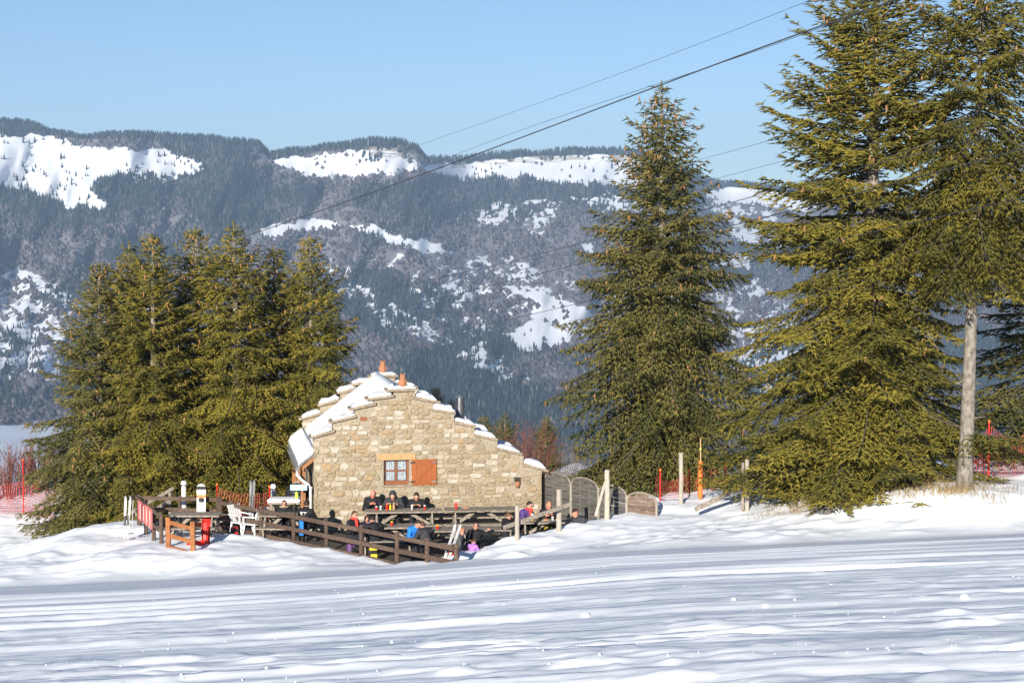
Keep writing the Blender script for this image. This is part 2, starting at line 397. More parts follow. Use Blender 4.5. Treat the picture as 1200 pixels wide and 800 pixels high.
def build_mountain():
    nx, ny = 600, 165
    px = np.linspace(-330, 1530, nx); t = np.linspace(-.16, 1, ny)
    PX, T = np.meshgrid(px, t); S = skyline(PX); PY = 505 - T * (505 - S)
    D = mdepth(PX, PY); P = at(PX, PY, D)
    V = np.stack([P[0], P[1], P[2]], -1)
    snow = snow_cover(PX, PY); bare = forest_zone(PX, PY)
    cl = np.maximum((1 - sstep(2, 9, abs(PY - S - 6))) * sstep(428, 440, PX) * (1 - sstep(486, 494, PX)),
                    (1 - sstep(2, 6, abs(PY - S - 4))) * sstep(505, 520, PX) * (1 - sstep(745, 760, PX)) * .8)
    # plateau behind the skyline
    back = []
    for k, (dd, dz) in enumerate([(60, -1), (220, -6), (700, -30), (1800, -120)]):
        b = V[-1].copy(); n = b / np.linalg.norm(b, axis=-1, keepdims=True); b[:, 1] += dd; b[:, 0] += dd * n[:, 0]; b[:, 2] += dz; back.append(b)
    VV = np.concatenate([V, np.stack(back)], 0); r, c = VV.shape[:2]
    pad = lambda A, v: np.concatenate([A, np.full((4, c), v)], 0)
    i = np.arange(r * c).reshape(r, c)
    F = np.stack([i[:-1, :-1], i[:-1, 1:], i[1:, 1:], i[1:, :-1]], -1).reshape(-1, 4)
    me = raw_mesh('mountain', VV.reshape(-1, 3), F)
    attr(me, 'snow', pad(snow, .8)); attr(me, 'bare', pad(bare, 0)); attr(me, 'cliff', pad(cl, 0))
    m, nt, p = mat('mountainside'); L = nt.links
    def A(n): a = nd(nt, 'ShaderNodeAttribute', attribute_name=n); return a.outputs['Fac']
    g = nd(nt, 'ShaderNodeNewGeometry')
    def noise(sc, det=5):
        n = nd(nt, 'ShaderNodeTexNoise'); n.inputs['Scale'].default_value = sc; n.inputs['Detail'].default_value = det; n.inputs['Roughness'].default_value = .65
        L.new(g.outputs['Position'], n.inputs['Vector']); return n.outputs['Fac']
    def mixc(f, a, b):
        x = nd(nt, 'ShaderNodeMix', data_type='RGBA'); L.new(f, x.inputs[0])
        for s, v in ((6, a), (7, b)):
            if isinstance(v, tuple): x.inputs[s].default_value = (*v, 1)
            else: L.new(v, x.inputs[s])
        return x.outputs[2]
    def math_(op, a, b):
        x = nd(nt, 'ShaderNodeMath', operation=op)
        for s, v in ((0, a), (1, b)):
            if isinstance(v, (int, float)): x.inputs[s].default_value = v
            else: L.new(v, x.inputs[s])
        return x.outputs[0]
    floor = mixc(A('bare'), (.045, .05, .055), (.30, .28, .30))
    fl2 = mixc(noise(.03, 6), floor, (.12, .115, .125))
    th = math_('GREATER_THAN', math_('ADD', A('snow'), math_('MULTIPLY', math_('SUBTRACT', noise(.045, 9), .5), 1.9)), .47)
    sn = mixc(th, fl2, (.84, .86, .90))
    rock = mixc(noise(.06, 6), (.34, .29, .23), (.50, .45, .38))
    strata = nd(nt, 'ShaderNodeTexNoise'); strata.inputs['Scale'].default_value = 1; strata.inputs['Detail'].default_value = 4
    mp = nd(nt, 'ShaderNodeMapping'); mp.inputs['Scale'].default_value = (.012, .012, .16); L.new(g.outputs['Position'], mp.inputs[0]); L.new(mp.outputs[0], strata.inputs['Vector'])
    cf = math_('MULTIPLY', A('cliff'), math_('GREATER_THAN', strata.outputs['Fac'], .50))
    col = mixc(cf, sn, rock)
    L.new(col, p.inputs['Base Color']); p.inputs['Roughness'].default_value = .9; p.inputs['Specular IOR Level'].default_value = .1
    kind(link('mountain', me, m, None, True), 'structure')

    # the woods on it: conifers and bare broadleaf crowns, far too many to count
    n = 128000
    X = RNG.uniform(-160, 1360, n); Tt = RNG.uniform(-.15, 1, n)
    Y = 505 - Tt * (505 - skyline(X))
    sn = snow_cover(X, Y); ba = forest_zone(X, Y)
    dens = np.clip(1.02 - .8 * sn - .75 * (fbm(X * .07, Y * .11, 3, 121) > .55 + .25 * (1 - ba)), .0, 1) * (1 - .35 * ba)
    dens = np.where(sn > .5, .10, dens); dens = np.where(sn > .85, .008 + .10 * (fbm(X * .05, Y * .09, 3, 171) > .58), dens)
    keep = RNG.uniform(0, 1, n) < dens
    X, Y, ba = X[keep], Y[keep], ba[keep]
    # plateau edge rows above the skyline
    m2 = 9000
    X2 = RNG.uniform(-160, 1100, m2); Y2 = skyline(X2)
    keep = RNG.uniform(0, 1, m2) < np.where((X2 > 500) & (X2 < 745), .6, .95) * sstep(.25, .42, fbm(X2 * .05, X2 * 0, 2, 131) + .25)
    X2 = X2[keep]; Y2 = Y2[keep]
    is_b = RNG.uniform(0, 1, len(X)) < ba
    def cones(X, Y, D, prof, sides, hh, name, m, jit):
        P = np.stack(at(X, Y, D), -1); k = len(P)
        H = hh * RNG.uniform(.55, 1.35, k) * (.65 + .7 * fbm(X * .03, Y * .05, 2, 151)); P[:, 2] -= .06 * H
        ang = RNG.uniform(0, 6.28, k)
        verts = []; faces = []
        rows = len(prof)
        for (r, z) in prof:
            for s in range(sides):
                a = ang + 2 * math.pi * s / sides
                rr = r * H * RNG.uniform(1 - jit, 1 + jit, k)
                verts.append(np.stack([P[:, 0] + rr * np.cos(a), P[:, 1] + rr * np.sin(a), P[:, 2] + z * H], -1))
        verts.append(P + np.stack([0 * H, 0 * H, H], -1))
        Vv = np.stack(verts, 1); nv = Vv.shape[1]
        f = []
        for ri in range(rows - 1):
            for s in range(sides):
                a0 = ri * sides + s; b0 = ri * sides + (s + 1) % sides; f += [(a0, b0, b0 + sides), (a0, b0 + sides, a0 + sides)]
        for s in range(sides): f.append(((rows - 1) * sides + s, (rows - 1) * sides + (s + 1) % sides, nv - 1))
        f = np.array(f); F = (np.arange(k)[:, None, None] * nv + f[None]).reshape(-1, 3)
        me = raw_mesh(name, Vv.reshape(-1, 3), F)
        attr(me, 'tone', np.repeat(RNG.uniform(0, 1, k), nv))
        kind(link(name, me, m), 'stuff')
    def tone_mat(name, stops):
        m, nt, p = mat(name); a = nd(nt, 'ShaderNodeAttribute', attribute_name='tone'); r = ramp(nt, stops)
        nt.links.new(a.outputs['Fac'], r.inputs[0]); nt.links.new(r.outputs[0], p.inputs['Base Color'])
        p.inputs['Roughness'].default_value = .95; p.inputs['Specular IOR Level'].default_value = .05; return m
    mc = tone_mat('far_conifer', [(0, (.014, .024, .026)), (.6, (.028, .043, .043)), (.93, (.055, .07, .068)), (1, (.12, .14, .145))])
    mb = tone_mat('far_broadleaf', [(0, (.060, .054, .062)), (.7, (.10, .088, .098)), (1, (.16, .14, .14))])
    Xc, Yc = X[~is_b], Y[~is_b]
    cones(Xc, Yc, mdepth(Xc, Yc), [(.18, 0), (.12, .45)], 3, 11.5, 'far_conifer_forest', mc, .3)
    Xb, Yb = X[is_b], Y[is_b]
    cones(Xb, Yb, mdepth(Xb, Yb), [(.14, 0), (.46, .5)], 3, 9.0, 'far_broadleaf_forest', mb, .35)
    cones(X2, Y2, mdepth(X2, Y2) + RNG.uniform(0, 260, len(X2)), [(.18, 0), (.12, .45)], 3, 17.0, 'plateau_edge_forest', mc, .3)
build_mountain()

def build_haze():
    m = bpy.data.materials.new('haze_air'); m.use_nodes = True; nt = m.node_tree
    for n in list(nt.nodes):
        if n.type != 'OUTPUT_MATERIAL': nt.nodes.remove(n)
    v = nd(nt, 'ShaderNodeVolumePrincipled'); v.inputs['Color'].default_value = (.50, .70, 1.0, 1)
    v.inputs['Density'].default_value = 1.15e-4; v.inputs['Anisotropy'].default_value = 0.0
    v.inputs['Emission Strength'].default_value = 0
    nt.links.new(v.outputs[0], [n for n in nt.nodes if n.type == 'OUTPUT_MATERIAL'][0].inputs['Volume'])
    b = MB().box((-4200, -160, -420), (4200, 8800, 520))
    kind(b.build('haze', m), 'stuff')
build_haze()
# ------------------------------------------------------------------ spruces
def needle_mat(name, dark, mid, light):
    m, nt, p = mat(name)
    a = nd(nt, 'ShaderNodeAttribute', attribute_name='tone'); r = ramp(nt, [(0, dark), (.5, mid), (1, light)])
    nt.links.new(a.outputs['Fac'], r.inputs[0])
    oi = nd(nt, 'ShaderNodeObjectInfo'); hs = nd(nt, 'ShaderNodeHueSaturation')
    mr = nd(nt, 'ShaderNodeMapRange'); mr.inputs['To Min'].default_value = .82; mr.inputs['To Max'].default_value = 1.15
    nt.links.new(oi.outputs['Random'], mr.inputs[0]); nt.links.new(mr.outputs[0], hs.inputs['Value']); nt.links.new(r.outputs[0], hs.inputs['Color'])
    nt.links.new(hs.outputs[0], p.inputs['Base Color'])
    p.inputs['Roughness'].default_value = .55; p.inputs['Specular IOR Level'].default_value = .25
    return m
M['needle'] = needle_mat('spruce_needles', (.038, .042, .007), (.128, .110, .013), (.255, .198, .026))
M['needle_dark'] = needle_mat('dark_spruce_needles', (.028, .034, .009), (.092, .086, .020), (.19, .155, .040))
M['bark'] = noisy('spruce_bark', (.10, .08, .065), (.30, .26, .21), 14, .9, .9, 22, stretch=(1, 1, .5))
M['bark_pale'] = noisy('pale_spruce_bark', (.10, .085, .07), (.27, .24, .20), 11, .9, 1.0, 20, stretch=(1, 1, .6))
M['limb'] = noisy('limb_bark', (.05, .042, .03), (.12, .10, .07), 8, .9)
M['cone'] = noisy('spruce_cone', (.22, .10, .04), (.40, .20, .08), 30, .8)

def spindles(B, d, l, w, rng):
    """four point needle tufts: open three sided spikes"""
    d = d / np.linalg.norm(d, axis=1, keepdims=True)
    ref = rng.normal(size=d.shape); u = np.cross(d, ref); u /= np.linalg.norm(u, axis=1, keepdims=True) + 1e-9; v = np.cross(d, u)
    n = len(B); V = np.empty((n, 4, 3), np.float32)
    for k in range(3):
        a = 2 * math.pi * k / 3
        V[:, k] = B + (u * math.cos(a) + v * math.sin(a)) * w[:, None]
    V[:, 3] = B + d * l[:, None]
    i = np.arange(n)[:, None] * 4
    F = np.concatenate([i + np.array([[0, 1, 3]]), i + np.array([[1, 2, 3]]), i + np.array([[2, 0, 3]])], 1).reshape(-1, 3)
    return V.reshape(-1, 3), F

def spruce_data(name, H, R, seed, clear=.3, power=.8, whorl=.38, per=6, droop=.35, sparse=1.0, cone_n=120, trunk_r=None, side_bias=None, lean=(0, 0), top_thin=1.0, lo_stub=0, rag=.22, cut=None, grain=1.0):
    rng = np.random.default_rng(seed)
    trunk_r = trunk_r or .016 * H + .03
    def axis(h): t = h / H; return np.array([lean[0] * t + .05 * math.sin(3 * t + seed), lean[1] * t + .05 * math.sin(4 * t + 2 * seed), h])
    Bs, Ds, Ls, Ws, Ts = [], [], [], [], []
    limbs = MB(); cone_pts = []
    h = clear; rot = rng.uniform(0, 6)
    up = np.array([0, 0, 1.0])
    while h < H - .25:
        t = 1 - (h - clear) / (H - clear)                  # 1 at the bottom
        rr = R * (t ** power) * (.55 + .45 * float(sstep(.02, .30, np.array(t))))
        rr *= 1 - .35 * sstep(.86, 1.0, t)
        nb = max(4, int(round(per * (.75 + .5 * t) * rng.uniform(.8, 1.2))))
        rot += rng.uniform(.3, 1.2); tier = rng.uniform(1 - rag, 1 + rag)
        for b in range(nb):
            az = rot + 2 * math.pi * b / nb + rng.uniform(-.25, .25)
            L = max(.22, rr * tier * rng.uniform(1 - rag, 1 + rag * .8))
            if side_bias is not None:
                L *= 1 + side_bias[1] * math.cos(az - side_bias[0])
            L = min(L, rr * 1.22 + .15); hz = h + rng.uniform(-.14, .14)
            if cut is not None and cut(az, hz): continue
            e0 = math.radians(48 - 62 * sstep(0, .75, np.array(t)) + rng.uniform(-8, 8))
            hd = np.array([math.cos(az), math.sin(az), 0]); sd = np.array([-hd[1], hd[0], 0])
            wob = rng.uniform(-.12, .12)
            s = np.arange(0, 1.0001, max(.02, .115 * grain / L)); n = len(s)
            cz = math.tan(e0) * s - (.10 + droop * .55) * s ** 2 * (.4 + t) + .34 * s ** 3.2 * (.3 + .7 * t)
            C = axis(hz)[None] + L * (s[:, None] * hd[None] * (1 - .05 * s[:, None]) + (s ** 2)[:, None] * wob * sd[None]) + (L * cz)[:, None] * up[None]
            C[:, 2] = np.where(C[:, 2] < .55, .55 - .25 * (1 - np.exp(-(.55 - C[:, 2]) / .5)), C[:, 2])
            if L > .6:
                q = C[:: max(1, n // 4)]
                limbs.tube(q, list(np.linspace(.010 + .007 * L, .004, len(q))), 4, False)
            T = np.gradient(C, axis=0); T /= np.linalg.norm(T, axis=1, keepdims=True)
            btone = rng.uniform(-.24, .24)
            # tip shoot
            Bs.append(C[-1:]); Ds.append(T[-1:]); Ls.append(np.array([.2])); Ws.append(np.array([.024])); Ts.append(np.array([.8 + btone]))
            s0 = .05 if L < 1.0 else .12
            J = np.where(s > s0)[0]
            if len(J) == 0: continue
            J = J[rng.uniform(0, 1, len(J)) < sparse * top_thin if t < .35 else rng.uniform(0, 1, len(J)) < sparse]
            for sg in (-1, 1):
                for j in J:
                    ll = min(.95, .10 + .40 * L * (1 - s[j]) ** .8) * rng.uniform(.6, 1.2)
                    ld = T[j] * .62 + sg * sd * .72 + up * (-droop * rng.uniform(.25, 1.25) + .08) + rng.normal(0, .10, 3)
                    ld /= np.linalg.norm(ld); ltone = rng.normal(0, .10)
                    k = max(1, int(ll / (.12 * grain))); u = (np.arange(k) + rng.uniform(.2, .8)) / k * ll
                    sag = -(u ** 2) * droop * .9
                    P0 = C[j][None] + u[:, None] * ld[None] + sag[:, None] * up[None]
                    ps = np.cross(ld, up); ps /= np.linalg.norm(ps) + 1e-6
                    for s2 in (-1, 0, 1):
                        d2 = ld[None] * (1.0 if s2 == 0 else .65) + s2 * ps[None] * .7 + rng.normal(0, .18, (k, 3)) - up[None] * droop * (.3 if s2 == 0 else .55)
                        Bs.append(P0); Ds.append(d2)
                        Ls.append((.21 if s2 == 0 else .15) * grain ** .8 * rng.uniform(.5, 1.5, k)); Ws.append(np.full(k, .020 * grain ** .9) * rng.uniform(.65, 1.35, k))
                        Ts.append(np.clip(.42 + .16 * (u / ll - .5) + btone + ltone + rng.normal(0, .12, k), 0, 1))
            if cone_n and t < .72 and L > .3 and rng.uniform() < .75:
                for _ in range(rng.integers(1, 5)):
                    q = C[min(n - 1, int(n * rng.uniform(.72, 1)))] + rng.normal(0, .07, 3); cone_pts.append(q)
        h += whorl * rng.uniform(.7, 1.2) * (.65 + .5 * t)
    # leader
    B = np.array([axis(H - .5 + .08 * i) for i in range(7)]); k = len(B)
    for _ in range(5):
        Bs.append(B); Ds.append(np.tile(up, (k, 1)) + rng.normal(0, .45, (k, 3))); Ls.append(np.full(k, .16)); Ws.append(np.full(k, .022)); Ts.append(np.full(k, .6))
    V, F = spindles(np.concatenate(Bs), np.concatenate(Ds), np.concatenate(Ls), np.concatenate(Ws), rng)
    crown = raw_mesh(name + '_crown', V, F); attr(crown, 'tone', np.repeat(np.concatenate(Ts), 4))
    tk = MB(); nz = 16
    rad = [trunk_r * (1 - i / nz) ** .8 + .012 for i in range(nz + 1)]; rad[0] *= 1.35
    tk.tube([axis(max(H * i / nz, -0) - (.35 if i == 0 else 0)) for i in range(nz + 1)], rad, 12)
    for _ in range(lo_stub):
        hh = rng.uniform(.8, max(1.0, clear + .4)); a = rng.uniform(0, 6.28); l = rng.uniform(.3, .8)
        c = axis(hh); tk.tube([c, c + np.array([math.cos(a) * l, math.sin(a) * l, rng.uniform(-.15, .1)])], [.03, .012], 5)
    cm = None
    if cone_n and cone_pts:
        rng.shuffle(cone_pts); cone_pts = cone_pts[:cone_n]; c = MB()
        for q in cone_pts:
            l = rng.uniform(.12, .19); tilt = rng.normal(0, .02, 2)
            c.tube([q, q + np.array([tilt[0], tilt[1], -l * .35]), q + np.array([2 * tilt[0], 2 * tilt[1], -l])], [.014, .027, .008], 5)
        cm = c.data(name + '_cones')
    return dict(crown=crown, limbs=limbs.data(name + '_limbs'), trunk=tk.data(name + '_trunk'), cones=cm)

def place_spruce(d, loc, label, rz=0.0, sc=1.0, needle='needle', bark='bark', group=None, name='spruce_tree', sxy=1.0):
    t = thing(name, label, 'tree', loc, rz, group); t.scale = (sc * sxy, sc * sxy, sc)
    for k, m in (('trunk', bark), ('limbs', 'limb'), ('crown', needle), ('cones', 'cone')):
        if d[k] is None: continue
        me = d[k]
        if len(me.materials) == 0: me.materials.append(M[m])
        o = link(k, me, None, t); o.material_slots[0].link = 'OBJECT'; o.material_slots[0].material = M[m]
        if k == 'trunk': me.polygons.foreach_set('use_smooth', np.ones(len(me.polygons), bool))
        if k in ('cones', 'limbs'): kind(o, 'stuff')
    return t
def tree_at(px, D, dz=-.15):
    x = xat(px, D); return (x, D, gz(x, D) + dz)

LG = [spruce_data('sa', 10.0, 2.95, 11, clear=.2, power=.56, per=9, droop=.45, cone_n=110, whorl=.38, rag=.27),
      spruce_data('sb', 10.0, 2.75, 23, clear=.3, power=.56, per=9, droop=.5, cone_n=80, whorl=.39, rag=.27, top_thin=.9),
      spruce_data('sc', 10.0, 2.9, 37, clear=.3, power=.54, per=8, droop=.55, cone_n=60, whorl=.41, sparse=.95, rag=.32)]
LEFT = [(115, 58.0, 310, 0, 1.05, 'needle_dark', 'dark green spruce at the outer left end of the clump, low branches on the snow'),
        (152, 60.5, 284, 1, .9, 'needle', 'slim topped spruce between the dark outer one and its denser twin'),
        (180, 57.5, 277, 0, .95, 'needle', 'dense olive spruce behind the ski stand and red banner'),
        (228, 60.0, 268, 2, .95, 'needle', 'ragged olive spruce with thin top behind the white chairs'),
        (274, 58.0, 262, 1, 1.0, 'needle', 'tallest spruce of the clump left of the stone house'),
        (322, 61.0, 290, 2, .9, 'needle', 'spruce half hidden behind the porch roof eave of the stone house'),
        (362, 59.5, 278, 2, 1.0, 'needle', 'spruce standing closest behind the snowy roof of the stone house')]
for i, (px, D, top, k, sxy, nm, lab) in enumerate(LEFT):
    b = tree_at(px, D); H = at(px, top, D)[2] - b[2]
    place_spruce(LG[k], b, lab, rz=i * 1.9 + .4, sc=H / 10.0, needle=nm, group='clump of spruces left of the house', sxy=sxy)

b = tree_at(775, 63); Hm = at(775, 98, 63)[2] - b[2]
dm = spruce_data('sm', Hm, 5.0, 51, clear=.15, power=.74, per=9, droop=.6, cone_n=360, whorl=.46, rag=.32, grain=1.36)
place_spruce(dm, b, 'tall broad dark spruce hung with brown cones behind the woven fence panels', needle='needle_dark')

b = tree_at(1022, 49.5); H1 = at(1035, -70, 49.5)[2] - b[2]
d1 = spruce_data('s1', H1, 4.7, 67, clear=.75, power=.56, per=9, droop=.32, cone_n=240, whorl=.43, rag=.25, grain=1.28, side_bias=(math.pi * 1.1, .18))
place_spruce(d1, b, 'huge bushy olive spruce with branches down to the snow, beside the pale bare trunk')
b = tree_at(1131, 46.8); H2 = at(1150, -60, 46.8)[2] - b[2]
d2 = spruce_data('s2', H2, 3.1, 71, clear=6.2, power=.42, per=8, droop=.55, cone_n=50, whorl=.42, trunk_r=.20, lo_stub=9, lean=(.45, 0), sparse=.9, rag=.28, grain=1.12)
place_spruce(d2, b, 'tall spruce with a pale bare lower trunk beside the red net', bark='bark_pale')
b = tree_at(1215, 54); H3 = at(1215, 210, 54)[2] - b[2]
d3 = spruce_data('s3', H3, 3.0, 79, clear=.6, power=.6, per=6, droop=.3, cone_n=0, whorl=.45, grain=1.5)
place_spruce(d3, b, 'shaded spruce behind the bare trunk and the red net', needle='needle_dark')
# little firs on the slope behind the house
for px, top, D, k, lab in [(511, 455, 78, 0, 'small dark fir peeping over the roof left of the metal flue'), (528, 468, 80, 1, 'smaller fir close beside the metal flue'),
                           (568, 488, 112, 0, 'little dark fir beyond the right hand roof steps'), (591, 484, 108, 1, 'slim little fir beyond the roof steps, next to the reddish bush'),
                           (640, 486, 84, 1, 'young fir at the foot of the tall broad spruce')]:
    x = xat(px, D); z = gz(x, D) - .2; H = at(px, top, D)[2] - z
    place_spruce(LG[k], (x, D, z), lab, rz=px, sc=H / 10, needle='needle_dark', name='fir_tree')
# ------------------------------------------------------------------ the stone house
M['mortar'] = noisy('lime_mortar', (.225, .185, .135), (.36, .31, .235), 16, .95, .8, 34, spec=.1)
def stone_mat():
    m, nt, p = mat('rubble_stone'); L = nt.links
    oi = nd(nt, 'ShaderNodeObjectInfo')
    r = ramp(nt, [(0, (.29, .24, .17)), (.18, (.25, .20, .13)), (.36, (.34, .295, .23)), (.5, (.27, .21, .135)), (.64, (.38, .34, .285)), (.76, (.30, .215, .13)), (.82, (.23, .19, .135)), (.92, (.32, .27, .195))])
    r.color_ramp.interpolation = 'CONSTANT'; L.new(oi.outputs['Random'], r.inputs[0])
    tc = nd(nt, 'ShaderNodeTexCoord'); n = nd(nt, 'ShaderNodeTexNoise'); n.inputs['Scale'].default_value = 14; n.inputs['Detail'].default_value = 7
    L.new(tc.outputs['Object'], n.inputs['Vector'])
    r2 = ramp(nt, [(.25, (.80, .80, .79)), (.75, (1.28, 1.27, 1.25))]); L.new(n.outputs['Fac'], r2.inputs[0])
    mx = nd(nt, 'ShaderNodeMix', data_type='RGBA', blend_type='MULTIPLY'); mx.inputs[0].default_value = 1
    L.new(r.outputs[0], mx.inputs[6]); L.new(r2.outputs[0], mx.inputs[7]); L.new(mx.outputs[2], p.inputs['Base Color'])
    b = nd(nt, 'ShaderNodeBump'); b.inputs['Strength'].default_value = .6; b.inputs['Distance'].default_value = .02
    L.new(n.outputs['Fac'], b.inputs['Height']); L.new(b.outputs[0], p.inputs['Normal'])
    p.inputs['Roughness'].default_value = .92; p.inputs['Specular IOR Level'].default_value = .12
    return m
M['stone'] = stone_mat()
M['cap'] = noisy('lauze_slab', (.20, .155, .11), (.33, .27, .20), 9, .9, .6, 20)
M['slate'] = noisy('grey_lauze', (.10, .10, .105), (.26, .26, .27), 5, .85, .6, 12)
M['oak'] = noisy('varnished_wood', (.16, .055, .022), (.26, .095, .038), 5, .5, stretch=(8, 8, 1))
M['shutter'] = noisy('shutter_wood', (.23, .062, .016), (.32, .095, .026), 4, .5, stretch=(14, 14, 1), rnd=.08)
M['lintel'] = noisy('pale_oak_lintel', (.32, .20, .09), (.44, .30, .15), 6, .7, .4, stretch=(1, 8, 8))
M['timber'] = noisy('porch_timber', (.20, .085, .035), (.32, .15, .065), 5, .7, stretch=(6, 6, 1))
M['terracotta'] = noisy('terracotta', (.26, .105, .055), (.40, .19, .10), 22, .85, .5)
M['steel'] = plain('stainless_flue', (.26, .26, .27), .3, .08, 3, metal=.9)
M['darkhole'] = plain('shadowed_wood', (.035, .028, .022), .8)  # dark base colour that carries the shade of recesses
M['pipe_white'] = plain('white_downpipe', (.62, .62, .60), .4, .04)
M['iron'] = plain('black_iron', (.03, .03, .032), .5)
M['lace'] = noisy('lace_curtain', (.20, .22, .26), (.60, .62, .64), 30, .9)
m_, nt_, p_ = mat('window_glass'); nt_.nodes.remove(p_)
_t = nd(nt_, 'ShaderNodeBsdfTransparent'); _t.inputs[0].default_value = (.93, .95, .96, 1); _g = nd(nt_, 'ShaderNodeBsdfGlossy'); _g.inputs['Roughness'].default_value = .03
_f = nd(nt_, 'ShaderNodeFresnel'); _f.inputs[0].default_value = 1.45; _x = nd(nt_, 'ShaderNodeMixShader')
nt_.links.new(_f.outputs[0], _x.inputs[0]); nt_.links.new(_t.outputs[0], _x.inputs[1]); nt_.links.new(_g.outputs[0], _x.inputs[2])
nt_.links.new(_x.outputs[0], [n for n in nt_.nodes if n.type == 'OUTPUT_MATERIAL'][0].inputs['Surface'])
M['glass'] = m_

HO = Vector((xat(366.5, 52.0), 52.0, 0.0))
HA = Vector((-.1785, 1.0, 0)).normalized(); HG = Vector((HA.y, -HA.x, 0))
HL = 6.1
def hw(u, w, z): q = HO + HG * u + HA * w; return (q.x, q.y, z)
def gp(px, py):
    """gable coordinates (u, z) of a pixel"""
    x, y, z = (float(v) for v in ray(px, py)); n = HA
    k = (n.x * HO.x + n.y * HO.y) / (n.x * x + n.y * y)
    q = Vector((x * k, y * k, CAMZ + z * k)); return ((q - HO).dot(HG), q.z)
def gq(X, Y): return gp(320 + X / 3.529, 420 + Y / 3.529)          # from the enlarged study view
hfr = lambda w0: (lambda a, b, c: hw(a, c, b))
CAPS = [((150, 322), (255, 294)), ((235, 259), (345, 232)), ((313, 205), (425, 181)), ((385, 164), (500, 149)), ((468, 127), (602, 123)),
        ((580, 157), (690, 176)), ((655, 205), (757, 220)), ((740, 256), (842, 276)), ((825, 308), (930, 330)), ((920, 366), (1030, 389)), ((1028, 431), (1140, 460))]
CT = .075                                                    # slab thickness
caps = [(gq(*a), gq(*b)) for a, b in CAPS]                   # upper edges of the cap slabs
def cap_z(i, u): (a, b) = caps[i]; return a[1] + (b[1] - a[1]) * (u - a[0]) / (b[0] - a[0]) - CT
prof = [(0.0, -.15), (0.0, cap_z(0, 0))]
for i in range(4):
    ue = caps[i][1][0] - .05; prof += [(ue, cap_z(i, ue)), (ue, cap_z(i + 1, ue))]
ua, ub = caps[4][0][0] + .22, caps[4][1][0] - .10
prof[-2] = (ua, cap_z(3, ua)); prof[-1] = (ua, cap_z(4, ua)); prof.append((ub, cap_z(4, ub)))
for i in range(5, 11):
    us = prof[-1][0]; prof.append((us, cap_z(i, us)))
    ue = (caps[i + 1][0][0] + .06) if i < 10 else caps[i][1][0] - .22
    prof.append((ue, cap_z(i, ue)))
prof.append((prof[-1][0], -.15)); UR = prof[-1][0]
def prof_z(u): return float(np.interp(u, [p[0] + 1e-6 * k for k, p in enumerate(prof[1:-1])], [p[1] for p in prof[1:-1]]))
W0 = gp(449.5, 537.5); W1 = gp(479.3, 567.5); WIN = (W0[0], W1[1], W1[0], W0[1])       # u0, z0, u1, z1

house = thing('stone_house', 'rubble stone mountain house with stepped gable and snowy roof beside the terrace', 'house', HO)
def hb(mb, name, m, parent=house, **kw): return mb.build(name, M[m], parent, **kw)
# masonry cores
def gable_core(w0, w1, hole):
    mb = MB(); us = sorted(set([round(p[0], 4) for p in prof] + ([WIN[0], WIN[2]] if hole else [])))
    for a, b in zip(us[:-1], us[1:]):
        if b - a < 1e-3: continue
        za, zb = prof_z(a + 2e-4), prof_z(b - 2e-4)
        if hole and a >= WIN[0] - 1e-3 and b <= WIN[2] + 1e-3:
            mb.prism([(a, -.15), (b, -.15), (b, WIN[1]), (a, WIN[1])], w0, w1, hfr(0)); mb.prism([(a, WIN[3]), (b, WIN[3]), (b, zb), (a, za)], w0, w1, hfr(0))
        else: mb.prism([(a, -.15), (b, -.15), (b, zb), (a, za)], w0, w1, hfr(0))
    return mb
wall_front = hb(gable_core(0, .5, True), 'gable_wall', 'mortar'); wall_back = hb(gable_core(HL - .5, HL, False), 'gable_wall', 'mortar')
zl = gq(167, 392)[1]
hb(MB().prism([(0.0, -.15), (.45, -.15), (.45, zl - .12), (0.0, zl - .12)], .502, HL - .502, hfr(0)), 'side_wall', 'mortar')
hb(MB().prism([(UR - .45, -.15), (UR, -.15), (UR, .9), (UR - .45, .9)], .502, HL - .502, hfr(0)), 'side_wall', 'mortar')
# stones laid in the face
def stone_mesh(u0, z0, u1, z1, rng, depth):
    cu, cz = (u0 + u1) / 2, (z0 + z1) / 2; a, b = (u1 - u0) / 2, (z1 - z0) / 2
    k = min(a, b) * rng.uniform(.35, .85)
    P = [(-a + k, -b), (a - k, -b), (a, -b + k), (a, b - k), (a - k, b), (-a + k, b), (-a, b - k), (-a, -b + k)]
    j = min(a, b) * .30
    P = [(x + rng.uniform(-j, j), z + rng.uniform(-j, j)) for x, z in P]
    mb = MB(); n = 8; V = []
    for s, w in ((1.0, .004), (.96, -depth * .6), (.72, -depth)):
        V += [tuple(HG * (x * s) + HA * (w + (rng.uniform(-.005, .005) if s < .9 else 0)) + Vector((0, 0, z * s))) for x, z in P]
    F = [(i, (i + 1) % n, n + (i + 1) % n, n + i) for i in range(n)] + [(n + i, n + (i + 1) % n, 2 * n + (i + 1) % n, 2 * n + i) for i in range(n)] + [tuple(range(2 * n, 3 * n))]
    mb.add(V, F); return mb, (cu, cz), 4 * a * b
